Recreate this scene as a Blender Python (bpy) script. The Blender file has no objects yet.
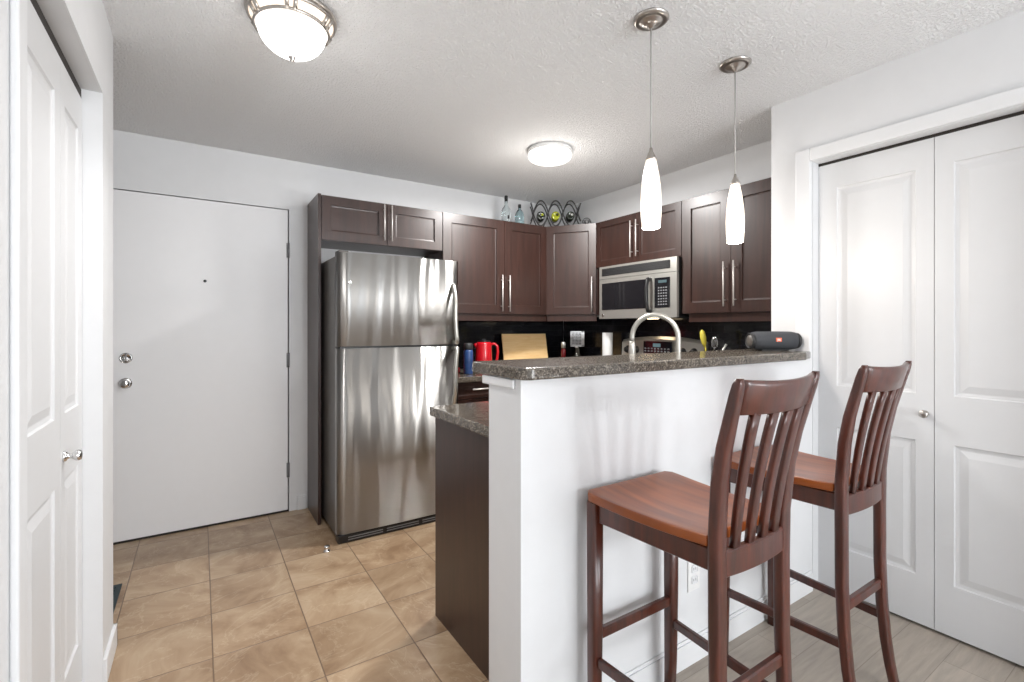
import bpy, bmesh, math, random
from mathutils import Vector, Matrix
random.seed(7)
S = bpy.context.scene
COL = S.collection
PI = math.pi

# ------------------------------------------------------------------ camera
HC = 1.286
TH = math.atan(312/479.0)            # the camera is turned this far to the right of +Y
cam = bpy.data.cameras.new('camera')
cam.sensor_width = 36; cam.lens = 479/1024*36
cam.shift_y = -14/1024
cam.clip_start = 0.02
co = bpy.data.objects.new('camera', cam); COL.objects.link(co)
co.location = (0, 0, HC); co.rotation_euler = (PI/2, 0, -TH)
S.camera = co

# ------------------------------------------------------------------ exposure, world, daylight
S.view_settings.view_transform = 'Standard'
S.view_settings.look = 'None'
S.view_settings.exposure = 0.20
S.view_settings.gamma = 1.0
S.view_settings.use_curve_mapping = False
w = bpy.data.worlds.new('world'); S.world = w; w.use_nodes = True
w.node_tree.nodes['Background'].inputs[0].default_value = (0.9, 0.95, 1, 1)
w.node_tree.nodes['Background'].inputs[1].default_value = 1.0

YB = -3.4      # living room window wall
def area(name, loc, rot, sx, sy, power, color=(1, 1, 1), spread=PI):
    l = bpy.data.lights.new(name, 'AREA'); l.shape = 'RECTANGLE'; l.size = sx; l.size_y = sy
    l.energy = power; l.color = color; l.spread = spread
    o = bpy.data.objects.new(name, l); COL.objects.link(o); o.location = loc; o.rotation_euler = rot
    return o
# daylight standing in the two living room windows
area('window_daylight', (1.75, YB-0.10, 1.1), (PI/2+0.65, 0, 0), 2.2, 1.9, 108, (0.93, 0.965, 1))
area('window_daylight', (3.95, YB-0.10, 1.1), (PI/2+0.65, 0, 0), 0.7, 1.9, 62, (0.93, 0.965, 1))

# bright patch of sky seen through the upper part of the big window
area('window_skylight', (1.30, YB-0.11, 1.72), (PI/2, 0, 0), 0.38, 0.42, 52, (0.95, 0.975, 1))

# ------------------------------------------------------------------ materials
def newmat(name):
    m = bpy.data.materials.new(name); m.use_nodes = True
    nt = m.node_tree; b = nt.nodes['Principled BSDF']
    return m, nt, b
def N(nt, t, **kw):
    n = nt.nodes.new(t)
    for k, v in kw.items(): setattr(n, k, v)
    return n
def L(nt, a, b): nt.links.new(a, b)
def srgb(r, g, b):
    f = lambda c: (c/255/12.92) if c/255 <= 0.04045 else ((c/255+0.055)/1.055)**2.4
    return (f(r), f(g), f(b), 1)
def coords(nt, scale=(1, 1, 1), kind='Object', rot=(0, 0, 0)):
    tc = N(nt, 'ShaderNodeTexCoord'); mp = N(nt, 'ShaderNodeMapping')
    mp.inputs['Scale'].default_value = scale; mp.inputs['Rotation'].default_value = rot
    L(nt, tc.outputs[kind], mp.inputs['Vector']); return mp.outputs['Vector']
def noise(nt, vec, scale, detail=4, rough=0.55, dist=0):
    n = N(nt, 'ShaderNodeTexNoise'); n.inputs['Scale'].default_value = scale
    n.inputs['Detail'].default_value = detail; n.inputs['Roughness'].default_value = rough
    n.inputs['Distortion'].default_value = dist
    L(nt, vec, n.inputs['Vector']); return n
def ramp(nt, fac, stops):
    r = N(nt, 'ShaderNodeValToRGB'); e = r.color_ramp.elements
    while len(e) < len(stops): e.new(0.5)
    for x, (p, c) in zip(e, stops): x.position = p; x.color = c
    L(nt, fac, r.inputs['Fac']); return r
def bump(nt, b, h, strength, dist=0.01):
    bp = N(nt, 'ShaderNodeBump'); bp.inputs['Strength'].default_value = strength
    bp.inputs['Distance'].default_value = dist
    L(nt, h, bp.inputs['Height']); L(nt, bp.outputs['Normal'], b.inputs['Normal']); return bp
def plain(name, col, rough=0.5, metal=0, bumps=None, coat=0, var=0.04):
    m, nt, b = newmat(name)
    v = coords(nt); n = noise(nt, v, 14, 3)
    c0 = tuple(max(0, c*(1-var)) for c in col[:3])+(1,); c1 = tuple(min(1, c*(1+var)) for c in col[:3])+(1,)
    r = ramp(nt, n.outputs['Fac'], [(0.3, c0), (0.7, c1)])
    L(nt, r.outputs['Color'], b.inputs['Base Color'])
    b.inputs['Roughness'].default_value = rough; b.inputs['Metallic'].default_value = metal
    b.inputs['Coat Weight'].default_value = coat
    if bumps: bump(nt, b, noise(nt, v, bumps[0], 3).outputs['Fac'], bumps[1], bumps[2])
    return m
M = {}
M['wall'] = plain('wall_paint', (0.73, 0.735, 0.745, 1), 0.55, bumps=(160, 0.12, 0.002), var=0.01)
M['trim'] = plain('white_trim', (0.76, 0.765, 0.775, 1), 0.38, var=0.005)
M['door'] = plain('white_door', (0.68, 0.685, 0.695, 1), 0.4, var=0.006)
M['entry'] = plain('entry_door_lifted_white', (0.86, 0.86, 0.87, 1), 0.45, var=0.006)  # lighter than the closet doors: brightness put into the colour for the dim entry
def mk_ceiling():
    m, nt, b = newmat('textured_ceiling'); v = coords(nt)
    b.inputs['Base Color'].default_value = (0.97, 0.97, 0.975, 1); b.inputs['Roughness'].default_value = 0.95
    n = noise(nt, v, 95, 4, 0.55, 0.0)
    r = ramp(nt, n.outputs['Fac'], [(0.42, (0, 0, 0, 1)), (0.62, (1, 1, 1, 1))])
    bump(nt, b, r.outputs['Color'], 0.85, 0.008); return m
M['ceiling'] = mk_ceiling()
def mk_tile():
    m, nt, b = newmat('floor_tile')
    tc = N(nt, 'ShaderNodeTexCoord'); sep = N(nt, 'ShaderNodeSeparateXYZ'); L(nt, tc.outputs['Object'], sep.inputs[0])
    def cell(out, off, per):
        a = N(nt, 'ShaderNodeMath', operation='ADD'); a.inputs[1].default_value = -off; L(nt, out, a.inputs[0])
        d = N(nt, 'ShaderNodeMath', operation='DIVIDE'); d.inputs[1].default_value = per; L(nt, a.outputs[0], d.inputs[0])
        fl = N(nt, 'ShaderNodeMath', operation='FLOOR'); L(nt, d.outputs[0], fl.inputs[0])
        fr = N(nt, 'ShaderNodeMath', operation='FRACT'); L(nt, d.outputs[0], fr.inputs[0])
        s = N(nt, 'ShaderNodeMath', operation='SUBTRACT'); s.inputs[1].default_value = 0.5; L(nt, fr.outputs[0], s.inputs[0])
        ab = N(nt, 'ShaderNodeMath', operation='ABSOLUTE'); L(nt, s.outputs[0], ab.inputs[0])
        return fl.outputs[0], ab.outputs[0]
    fx, ax = cell(sep.outputs[0], 0.042, 0.3455); fy, ay = cell(sep.outputs[1], 2.192, 0.340)
    mx = N(nt, 'ShaderNodeMath', operation='MAXIMUM'); L(nt, ax, mx.inputs[0]); L(nt, ay, mx.inputs[1])
    grout = ramp(nt, mx.outputs[0], [(0.4915, (0, 0, 0, 1)), (0.4955, (1, 1, 1, 1))])
    cb = N(nt, 'ShaderNodeCombineXYZ'); L(nt, fx, cb.inputs[0]); L(nt, fy, cb.inputs[1])
    wn = N(nt, 'ShaderNodeTexWhiteNoise'); L(nt, cb.outputs[0], wn.inputs['Vector'])
    sc = N(nt, 'ShaderNodeVectorMath', operation='SCALE'); sc.inputs['Scale'].default_value = 7.0
    L(nt, wn.outputs['Color'], sc.inputs[0])
    ad = N(nt, 'ShaderNodeVectorMath', operation='ADD'); L(nt, tc.outputs['Object'], ad.inputs[0]); L(nt, sc.outputs[0], ad.inputs[1])
    n1 = noise(nt, ad.outputs[0], 3.4, 7, 0.62, 1.1)
    base = ramp(nt, n1.outputs['Fac'], [(0.30, srgb(140, 112, 86)), (0.45, srgb(164, 137, 109)), (0.58, srgb(180, 155, 127)), (0.72, srgb(194, 173, 147))])
    n2 = noise(nt, ad.outputs[0], 2.2, 5, 0.6, 2.2)
    vein = ramp(nt, n2.outputs['Fac'], [(0.485, (0, 0, 0, 1)), (0.50, (1, 1, 1, 1)), (0.515, (0, 0, 0, 1))])
    vm = N(nt, 'ShaderNodeMath', operation='MULTIPLY'); vm.inputs[1].default_value = 0.28
    L(nt, vein.outputs['Color'], vm.inputs[0])
    mix = N(nt, 'ShaderNodeMix', data_type='RGBA'); L(nt, vm.outputs[0], mix.inputs['Factor'])
    L(nt, base.outputs['Color'], mix.inputs['A']); mix.inputs['B'].default_value = srgb(214, 196, 170)
    tv = N(nt, 'ShaderNodeHueSaturation'); mr = N(nt, 'ShaderNodeMapRange'); mr.inputs[3].default_value = 0.88; mr.inputs[4].default_value = 1.08
    L(nt, wn.outputs['Value'], mr.inputs[0]); L(nt, mr.outputs[0], tv.inputs['Value']); L(nt, mix.outputs['Result'], tv.inputs['Color'])
    g = N(nt, 'ShaderNodeMix', data_type='RGBA'); L(nt, grout.outputs['Color'], g.inputs['Factor'])
    L(nt, tv.outputs['Color'], g.inputs['A']); g.inputs['B'].default_value = srgb(118, 96, 78)
    L(nt, g.outputs['Result'], b.inputs['Base Color'])
    b.inputs['Roughness'].default_value = 0.33
    inv = N(nt, 'ShaderNodeMath', operation='SUBTRACT'); inv.inputs[0].default_value = 1; L(nt, grout.outputs['Color'], inv.inputs[1])
    hm = N(nt, 'ShaderNodeMath', operation='MULTIPLY_ADD'); hm.inputs[1].default_value = 0.15; L(nt, n1.outputs['Fac'], hm.inputs[0]); L(nt, inv.outputs[0], hm.inputs[2])
    bump(nt, b, hm.outputs[0], 0.5, 0.003); return m
M['tile'] = mk_tile()
def mk_plank():
    m, nt, b = newmat('grey_plank')
    v = coords(nt, rot=(0, 0, 0))
    br = N(nt, 'ShaderNodeTexBrick'); br.offset = 0.37
    L(nt, v, br.inputs['Vector'])
    br.inputs['Scale'].default_value = 1; br.inputs['Brick Width'].default_value = 1.2; br.inputs['Row Height'].default_value = 0.16
    br.inputs['Mortar Size'].default_value = 0.0012
    br.inputs['Color1'].default_value = srgb(178, 168, 156); br.inputs['Color2'].default_value = srgb(166, 156, 144); br.inputs['Mortar'].default_value = srgb(140, 131, 121)
    v2 = coords(nt, (1.6, 16, 1)); n = noise(nt, v2, 3, 6, 0.6, 0.6)
    r = ramp(nt, n.outputs['Fac'], [(0.3, (0.80, 0.80, 0.80, 1)), (0.7, (1.08, 1.07, 1.06, 1))])
    mx = N(nt, 'ShaderNodeMix', data_type='RGBA', blend_type='MULTIPLY'); mx.inputs['Factor'].default_value = 1
    L(nt, br.outputs['Color'], mx.inputs['A']); L(nt, r.outputs['Color'], mx.inputs['B'])
    L(nt, mx.outputs['Result'], b.inputs['Base Color']); b.inputs['Roughness'].default_value = 0.4
    return m
M['plank'] = mk_plank()
def mk_wood(name, dark, light, scale=(14, 14, 1.2), rough=0.35, coat=0.2, seed=0.0, cr=0.15, det=6, bp=0.06, dist=0.5):
    m, nt, b = newmat(name); v = coords(nt, scale)
    n = noise(nt, v, 2.2, det, 0.6, dist)
    r = ramp(nt, n.outputs['Fac'], [(0.28, dark), (0.72, light)])
    L(nt, r.outputs['Color'], b.inputs['Base Color'])
    b.inputs['Roughness'].default_value = rough; b.inputs['Coat Weight'].default_value = coat; b.inputs['Coat Roughness'].default_value = cr
    if bp: bump(nt, b, n.outputs['Fac'], bp, 0.002)
    return m
M['cab'] = mk_wood('espresso_cabinet', srgb(40, 24, 19), srgb(60, 36, 29), rough=0.36, coat=0.2, cr=0.25)
M['cabdark'] = mk_wood('cabinet_inside', srgb(60, 40, 34), srgb(76, 50, 42), rough=0.5, coat=0)
M['stool'] = mk_wood('stool_frame_wood', srgb(50, 20, 12), srgb(88, 38, 23), (20, 20, 2.0), 0.3, 0.4)
M['seat'] = mk_wood('stool_seat_wood', srgb(112, 50, 12), srgb(160, 84, 28), (12, 1.2, 3), 0.3, 0.12, det=1.5, bp=0, dist=0)
M['board'] = mk_wood('bamboo', srgb(226, 184, 124), srgb(242, 208, 154), (3, 3, 30), 0.45, 0)
def mk_steel(name, col=(0.60, 0.595, 0.585, 1), rough=0.2, wav=0.0, fine=0.05, scale=(1.6, 1.6, 0.35)):
    m, nt, b = newmat(name); b.inputs['Base Color'].default_value = col
    b.inputs['Metallic'].default_value = 1; b.inputs['Roughness'].default_value = rough
    if wav:
        b.inputs['Anisotropic'].default_value = 1.0; b.inputs['Roughness'].default_value = 0.36
        tg = N(nt, 'ShaderNodeCombineXYZ'); tg.inputs[2].default_value = 1.0; L(nt, tg.outputs[0], b.inputs['Tangent'])
        v = coords(nt, scale); n = noise(nt, v, 2.6, 1.5, 0.4, 0.3)
        v2 = coords(nt, (3, 3, 400)); n2 = noise(nt, v2, 2, 2)
        bp = N(nt, 'ShaderNodeBump'); bp.inputs['Strength'].default_value = wav; bp.inputs['Distance'].default_value = 0.1
        L(nt, n.outputs['Fac'], bp.inputs['Height'])
        bp2 = N(nt, 'ShaderNodeBump'); bp2.inputs['Strength'].default_value = fine; bp2.inputs['Distance'].default_value = 0.0005
        L(nt, n2.outputs['Fac'], bp2.inputs['Height']); L(nt, bp.outputs['Normal'], bp2.inputs['Normal']); L(nt, bp2.outputs['Normal'], b.inputs['Normal'])
    return m
M['steel'] = mk_steel('brushed_steel', (0.42, 0.415, 0.405, 1), rough=0.26, wav=0.30, scale=(2.6, 2.6, 0.42))
M['steel2'] = plain('satin_steel', (0.56, 0.55, 0.51, 1), 0.32, 0.75, var=0.01)
M['nickel'] = mk_steel('brushed_nickel', (0.48, 0.45, 0.42, 1), 0.28)
M['chrome'] = mk_steel('chrome', (0.75, 0.75, 0.75, 1), 0.1)
M['handle'] = plain('pull_nickel', (0.72, 0.68, 0.65, 1), 0.35, 0.45, var=0.01)
def mk_granite():
    m, nt, b = newmat('speckled_counter'); v = coords(nt)
    vo = N(nt, 'ShaderNodeTexVoronoi'); vo.inputs['Scale'].default_value = 260; L(nt, v, vo.inputs['Vector'])
    n = noise(nt, v, 60, 4)
    md = N(nt, 'ShaderNodeMath', operation='MULTIPLY_ADD'); md.inputs[1].default_value = 0.45
    sepc = N(nt, 'ShaderNodeSeparateColor'); L(nt, vo.outputs['Color'], sepc.inputs[0]); L(nt, sepc.outputs[0], md.inputs[0])
    mm = N(nt, 'ShaderNodeMath', operation='MULTIPLY'); mm.inputs[1].default_value = 0.55; L(nt, n.outputs['Fac'], mm.inputs[0]); L(nt, mm.outputs[0], md.inputs[2])
    r = ramp(nt, md.outputs[0], [(0.25, srgb(50, 43, 38)), (0.42, srgb(76, 69, 61)), (0.58, srgb(100, 92, 83)), (0.75, srgb(142, 133, 120))])
    L(nt, r.outputs['Color'], b.inputs['Base Color']); b.inputs['Roughness'].default_value = 0.22
    b.inputs['Coat Weight'].default_value = 0.3; return m
M['granite'] = mk_granite()
def mk_splash():
    m, nt, b = newmat('black_backsplash_tile'); v = coords(nt)
    br = N(nt, 'ShaderNodeTexBrick'); br.offset = 0.5
    # tiles run in the wall plane: add x and y so one material serves both walls
    sp = N(nt, 'ShaderNodeSeparateXYZ'); L(nt, v, sp.inputs[0])
    ad = N(nt, 'ShaderNodeMath', operation='ADD'); L(nt, sp.outputs[0], ad.inputs[0]); L(nt, sp.outputs[1], ad.inputs[1])
    cb = N(nt, 'ShaderNodeCombineXYZ'); L(nt, ad.outputs[0], cb.inputs[0]); L(nt, sp.outputs[2], cb.inputs[1]); L(nt, cb.outputs[0], br.inputs['Vector'])
    br.inputs['Scale'].default_value = 1; br.inputs['Brick Width'].default_value = 0.1; br.inputs['Row Height'].default_value = 0.05; br.inputs['Mortar Size'].default_value = 0.0012
    br.inputs['Color1'].default_value = (0.006, 0.006, 0.008, 1); br.inputs['Color2'].default_value = (0.010, 0.010, 0.014, 1); br.inputs['Mortar'].default_value = (0.02, 0.02, 0.02, 1)
    L(nt, br.outputs['Color'], b.inputs['Base Color']); b.inputs['Roughness'].default_value = 0.12
    bump(nt, b, br.outputs['Fac'], -0.3, 0.002); return m
M['splash'] = mk_splash()
M['black'] = plain('black_plastic', (0.012, 0.012, 0.013, 1), 0.3)
M['blackgloss'] = plain('black_glass', (0.01, 0.01, 0.012, 1), 0.08)
M['blackmatte'] = plain('matte_black', (0.02, 0.02, 0.021, 1), 0.55)
M['greyside'] = plain('appliance_side', srgb(92, 88, 84), 0.32, bumps=(300, 0.1, 0.001))
M['fabric'] = plain('speaker_fabric', srgb(58, 60, 64), 0.85, bumps=(700, 0.4, 0.001))
M['orange'] = plain('orange_badge', srgb(225, 95, 50), 0.4)
M['white'] = plain('white_plastic', (0.8, 0.8, 0.79, 1), 0.4)
M['red'] = plain('red_enamel', srgb(190, 18, 32), 0.2, coat=0.4)
M['blue'] = plain('blue_enamel', srgb(42, 70, 120), 0.35, var=0.3)
M['yellow'] = plain('yellow_plastic', srgb(205, 190, 70), 0.4)
M['vent'] = plain('dark_register', srgb(30, 48, 54), 0.5)
M['gap'] = plain('painted_gap_shade', srgb(40, 34, 30), 0.7)  # dark colour painted in for the shade inside the door gaps
M['iron'] = plain('black_wrought_iron', (0.015, 0.014, 0.014, 1), 0.4)
M['winegreen'] = plain('dark_wine_glass', (0.012, 0.016, 0.01, 1), 0.08)
M['wineyellow'] = plain('yellow_green_glass', srgb(150, 155, 30), 0.12)
M['foilwhite'] = plain('pale_foil', srgb(190, 190, 185), 0.3, 0.4)
M['button'] = plain('grey_button', srgb(120, 120, 122), 0.5)
M['sinkdark'] = mk_steel('sink_steel', (0.5, 0.5, 0.5, 1), 0.35)
M['cord'] = plain('grey_cord', srgb(170, 168, 165), 0.4)
def mk_emit(name, col, st, base=(0.9, 0.88, 0.85, 1)):
    m, nt, b = newmat(name)
    b.inputs['Base Color'].default_value = base; b.inputs['Roughness'].default_value = 0.25
    b.inputs['Emission Color'].default_value = col; b.inputs['Emission Strength'].default_value = st
    return m
M['bowl'] = mk_emit('lit_alabaster_glass', (1, 0.97, 0.93, 1), 2.6)
M['drum'] = mk_emit('lit_drum_diffuser', (1, 0.97, 0.93, 1), 2.2)
M['ringglow'] = mk_emit('lit_ring_glass', (1, 0.82, 0.66, 1), 0.75)
def mk_shade():
    m, nt, b = newmat('lit_art_glass'); v = coords(nt, (1, 1, 0.5)); n = noise(nt, v, 16, 4, 0.6, 1.5)
    r = ramp(nt, n.outputs['Fac'], [(0.35, (0.95, 0.66, 0.42, 1)), (0.6, (1, 0.9, 0.78, 1))])
    L(nt, r.outputs['Color'], b.inputs['Emission Color']); b.inputs['Emission Strength'].default_value = 0.8
    b.inputs['Base Color'].default_value = (0.9, 0.86, 0.8, 1); b.inputs['Roughness'].default_value = 0.2; return m
M['shade'] = mk_shade()
M['display'] = mk_emit('lit_display', (0.35, 0.6, 0.65, 1), 0.25, (0.02, 0.02, 0.02, 1))
def mk_glass(name, col, rough=0.03):
    m, nt, b = newmat(name)
    b.inputs['Base Color'].default_value = col; b.inputs['Transmission Weight'].default_value = 1
    b.inputs['Roughness'].default_value = rough; b.inputs['IOR'].default_value = 1.45; return m
M['glass'] = mk_glass('clear_glass', (0.88, 0.95, 0.96, 1))
M['glassblue'] = mk_glass('pale_blue_glass', (0.60, 0.80, 0.84, 1))
def mk_pane():
    m = bpy.data.materials.new('window_pane'); m.use_nodes = True; nt = m.node_tree; nt.nodes.clear()
    o = N(nt, 'ShaderNodeOutputMaterial'); mx = N(nt, 'ShaderNodeMixShader'); t = N(nt, 'ShaderNodeBsdfTransparent'); g = N(nt, 'ShaderNodeBsdfGlossy')
    mx.inputs[0].default_value = 0.06; g.inputs['Roughness'].default_value = 0.02
    L(nt, t.outputs[0], mx.inputs[1]); L(nt, g.outputs[0], mx.inputs[2]); L(nt, mx.outputs[0], o.inputs['Surface']); return m
M['pane'] = mk_pane()

# ------------------------------------------------------------------ mesh helpers
def bx(bm, x0, x1, y0, y1, z0, z1, bev=0.0, seg=2):
    t = bmesh.new()
    bmesh.ops.create_cube(t, size=1)
    for v in t.verts:
        v.co = Vector((x0+(v.co.x+.5)*(x1-x0), y0+(v.co.y+.5)*(y1-y0), z0+(v.co.z+.5)*(z1-z0)))
    if bev: bmesh.ops.bevel(t, geom=t.edges[:], offset=bev, segments=seg, profile=0.5, affect='EDGES')
    merge(bm, t); return bm
def merge(bm, t, mat=None):
    if mat is not None: bmesh.ops.transform(t, matrix=mat, verts=t.verts)
    me = bpy.data.meshes.new('tmp'); t.to_mesh(me); t.free(); bm.from_mesh(me); bpy.data.meshes.remove(me)
def box(*a, **k): return bx(bmesh.new(), *a, **k)
def prism(bm, pts, z0, z1, bev=0.0, edges='all'):
    """polygon pts (ccw, xy) extruded z0..z1"""
    t = bmesh.new()
    f = t.faces.new([t.verts.new((p[0], p[1], z0)) for p in pts])
    r = bmesh.ops.extrude_face_region(t, geom=[f])
    for v in r['geom']:
        if isinstance(v, bmesh.types.BMVert): v.co.z = z1
    bmesh.ops.recalc_face_normals(t, faces=t.faces)
    if bev: bmesh.ops.bevel(t, geom=t.edges[:], offset=bev, segments=3, profile=0.5, affect='EDGES')
    merge(bm, t); return bm
def lathe(bm, prof, seg=32, loc=(0, 0, 0), mat=None, cap=True):
    """prof: (r, z) list around z"""
    t = bmesh.new(); rings = []
    for r, z in prof:
        if r < 1e-6: rings.append([t.verts.new((0, 0, z))])
        else: rings.append([t.verts.new((r*math.cos(2*PI*i/seg), r*math.sin(2*PI*i/seg), z)) for i in range(seg)])
    for a, b in zip(rings, rings[1:]):
        for i in range(seg):
            j = (i+1) % seg
            if len(a) == 1 and len(b) == 1: continue
            if len(a) == 1: t.faces.new((a[0], b[j], b[i]))
            elif len(b) == 1: t.faces.new((a[i], a[j], b[0]))
            else: t.faces.new((a[i], a[j], b[j], b[i]))
    if cap:
        if len(rings[0]) > 1: t.faces.new(list(reversed(rings[0])))
        if len(rings[-1]) > 1: t.faces.new(rings[-1])
    for f in t.faces: f.smooth = True
    bmesh.ops.recalc_face_normals(t, faces=t.faces)
    mm = Matrix.Translation(Vector(loc))
    if mat is not None: mm = mm @ mat
    merge(bm, t, mm); return bm
def tube(bm, pts, r, seg=10, closed=False, radii=None):
    t = bmesh.new(); pts = [Vector(p) for p in pts]; n = len(pts); rings = []
    up = None
    for i, p in enumerate(pts):
        if closed: d = (pts[(i+1) % n]-pts[i-1]).normalized()
        else: d = (pts[min(i+1, n-1)]-pts[max(i-1, 0)]).normalized()
        if up is None:
            up = Vector((0, 0, 1)) if abs(d.z) < 0.9 else Vector((0, 1, 0))
        s = d.cross(up).normalized(); up = s.cross(d).normalized()
        rr = radii[i] if radii else r
        rings.append([t.verts.new(p+(s*math.cos(2*PI*k/seg)+up*math.sin(2*PI*k/seg))*rr) for k in range(seg)])
    m = n if closed else n-1
    for i in range(m):
        a, b = rings[i], rings[(i+1) % n]
        for k in range(seg):
            t.faces.new((a[k], a[(k+1) % seg], b[(k+1) % seg], b[k]))
    if not closed: t.faces.new(list(reversed(rings[0]))); t.faces.new(rings[-1])
    for f in t.faces: f.smooth = True
    bmesh.ops.recalc_face_normals(t, faces=t.faces)
    merge(bm, t); return bm
def loft(bm, secs, smooth=True, bev=0.0):
    """secs: (cx, cy, z, wx, wy) horizontal rounded-rectangle sections"""
    t = bmesh.new(); rings = []
    for cx, cy, z, wx, wy in secs:
        c = min(wx, wy)*0.22; a, b = wx/2, wy/2; ring = []
        for sx, sy, order in ((1, 1, 0), (-1, 1, 1), (-1, -1, 0), (1, -1, 1)):
            p = [(sx*a, sy*(b-c)), (sx*(a-c*0.3), sy*(b-c*0.3)), (sx*(a-c), sy*b)]
            if order: p.reverse()
            ring += p
        rings.append([t.verts.new((cx+x, cy+y, z)) for x, y in ring])
    n = len(rings[0])
    for a, b in zip(rings, rings[1:]):
        for k in range(n): 
            f = t.faces.new((a[k], a[(k+1) % n], b[(k+1) % n], b[k])); f.smooth = smooth
    t.faces.new(list(reversed(rings[0]))); t.faces.new(rings[-1])
    bmesh.ops.recalc_face_normals(t, faces=t.faces)
    merge(bm, t); return bm
def sweep(bm, path, w, h, rad=0.0):
    """upright rectangle w (across path, horizontal) x h swept along a horizontal path of points; z of point = centre"""
    t = bmesh.new(); rings = []; n = len(path)
    for i, p in enumerate(path):
        d = Vector(path[min(i+1, n-1)])-Vector(path[max(i-1, 0)]); d.normalize()
        s = d.cross(Vector((0, 0, 1))).normalized(); u = s.cross(d).normalized(); c = min(w, h)*0.2
        q = [(w/2, h/2-c), (w/2-c, h/2), (-w/2+c, h/2), (-w/2, h/2-c), (-w/2, -h/2+c), (-w/2+c, -h/2), (w/2-c, -h/2), (w/2, -h/2+c)]
        rings.append([t.verts.new(Vector(p)+s*a+u*b) for a, b in q])
    for a, b in zip(rings, rings[1:]):
        for k in range(8): t.faces.new((a[k], a[(k+1) % 8], b[(k+1) % 8], b[k]))
    t.faces.new(list(reversed(rings[0]))); t.faces.new(rings[-1])
    bmesh.ops.recalc_face_normals(t, faces=t.faces)
    merge(bm, t); return bm
SH = [(0, 0), (0.0015, 0.009), (0.010, 0.0105)]                                            # flat recessed panel
RP = [(0, 0), (0.004, 0.006), (0.014, 0.008), (0.018, 0.008), (0.045, 0.0015)]             # raised moulded panel
def paneled(bm, x0, x1, z0, z1, y, t, panels, prof):
    """slab facing -y (front at y, back at y+t) with one column of panels (px0, px1, pz0, pz1)"""
    q = bmesh.new()
    def quad(a, b, c, d): q.faces.new([q.verts.new(p) for p in (a, b, c, d)])
    px0, px1 = panels[0][0], panels[0][1]
    def fr(a, b, c, d):
        if b-a > 1e-5 and d-c > 1e-5: quad((a, y, c), (b, y, c), (b, y, d), (a, y, d))
    fr(x0, px0, z0, z1); fr(px1, x1, z0, z1)
    zs = z0
    for p in sorted(panels, key=lambda k: k[2]):
        fr(px0, px1, zs, p[2]); zs = p[3]
        for (i0, d0), (i1, d1) in zip(prof, prof[1:]):
            A = (p[0]+i0, p[1]-i0, p[2]+i0, p[3]-i0, y+d0); B = (p[0]+i1, p[1]-i1, p[2]+i1, p[3]-i1, y+d1)
            cA = [(A[0], A[4], A[2]), (A[1], A[4], A[2]), (A[1], A[4], A[3]), (A[0], A[4], A[3])]
            cB = [(B[0], B[4], B[2]), (B[1], B[4], B[2]), (B[1], B[4], B[3]), (B[0], B[4], B[3])]
            for k in range(4): quad(cA[k], cA[(k+1) % 4], cB[(k+1) % 4], cB[k])
        i, d = prof[-1]
        quad((p[0]+i, y+d, p[2]+i), (p[1]-i, y+d, p[2]+i), (p[1]-i, y+d, p[3]-i), (p[0]+i, y+d, p[3]-i))
    fr(px0, px1, zs, z1)
    quad((x0, y+t, z1), (x1, y+t, z1), (x1, y+t, z0), (x0, y+t, z0))
    quad((x0, y, z0), (x0, y, z1), (x0, y+t, z1), (x0, y+t, z0)); quad((x1, y+t, z0), (x1, y+t, z1), (x1, y, z1), (x1, y, z0))
    quad((x0, y, z1), (x1, y, z1), (x1, y+t, z1), (x0, y+t, z1)); quad((x0, y+t, z0), (x1, y+t, z0), (x1, y, z0), (x0, y, z0))
    bmesh.ops.remove_doubles(q, verts=q.verts, dist=1e-5)
    bmesh.ops.recalc_face_normals(q, faces=q.faces)
    merge(bm, q); return bm
def shaker(x0, x1, z0, z1, y, t=0.02, s=0.06):
    return paneled(bmesh.new(), x0, x1, z0, z1, y, t, [(x0+s, x1-s, z0+s, z1-s)], SH)
def obj(name, bm, mat, parent=None, off=None, smooth=None):
    if off is not None: bmesh.ops.translate(bm, verts=bm.verts, vec=-Vector(off))
    me = bpy.data.meshes.new(name); bm.to_mesh(me); bm.free()
    o = bpy.data.objects.new(name, me); COL.objects.link(o)
    me.materials.append(mat if not isinstance(mat, str) else M[mat])
    if parent is not None: o.parent = parent
    return o
def thing(name, label, cat, loc=(0, 0, 0), rotz=0, group=None):
    o = bpy.data.objects.new(name, None); COL.objects.link(o); o.empty_display_size = 0.1
    o.location = loc; o.rotation_euler = (0, 0, rotz); o['label'] = label; o['category'] = cat
    if group: o['group'] = group
    return o
def tag(o, label, cat, group=None, kind=None):
    o['label'] = label; o['category'] = cat
    if group: o['group'] = group
    if kind: o['kind'] = kind
    return o
def struct(name, bm, mat, label=None, cat=None, parent=None):
    """world-space structure mesh, origin at its base"""
    xs = [v.co.x for v in bm.verts]; ys = [v.co.y for v in bm.verts]; zs = [v.co.z for v in bm.verts]
    c = Vector(((min(xs)+max(xs))/2, (min(ys)+max(ys))/2, min(zs)))
    if mat in ('tile', 'plank', 'splash'): c = Vector((0, 0, 0))
    o = obj(name, bm, mat, None, c); o.location = c
    o['kind'] = 'structure'
    if label: o['label'] = label; o['category'] = cat
    return o
def solo(name, bm, mat, label, cat, group=None):
    xs = [v.co.x for v in bm.verts]; ys = [v.co.y for v in bm.verts]; zs = [v.co.z for v in bm.verts]
    c = Vector(((min(xs)+max(xs))/2, (min(ys)+max(ys))/2, min(zs)))
    o = obj(name, bm, mat, None, c); o.location = c
    return tag(o, label, cat, group)
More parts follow.
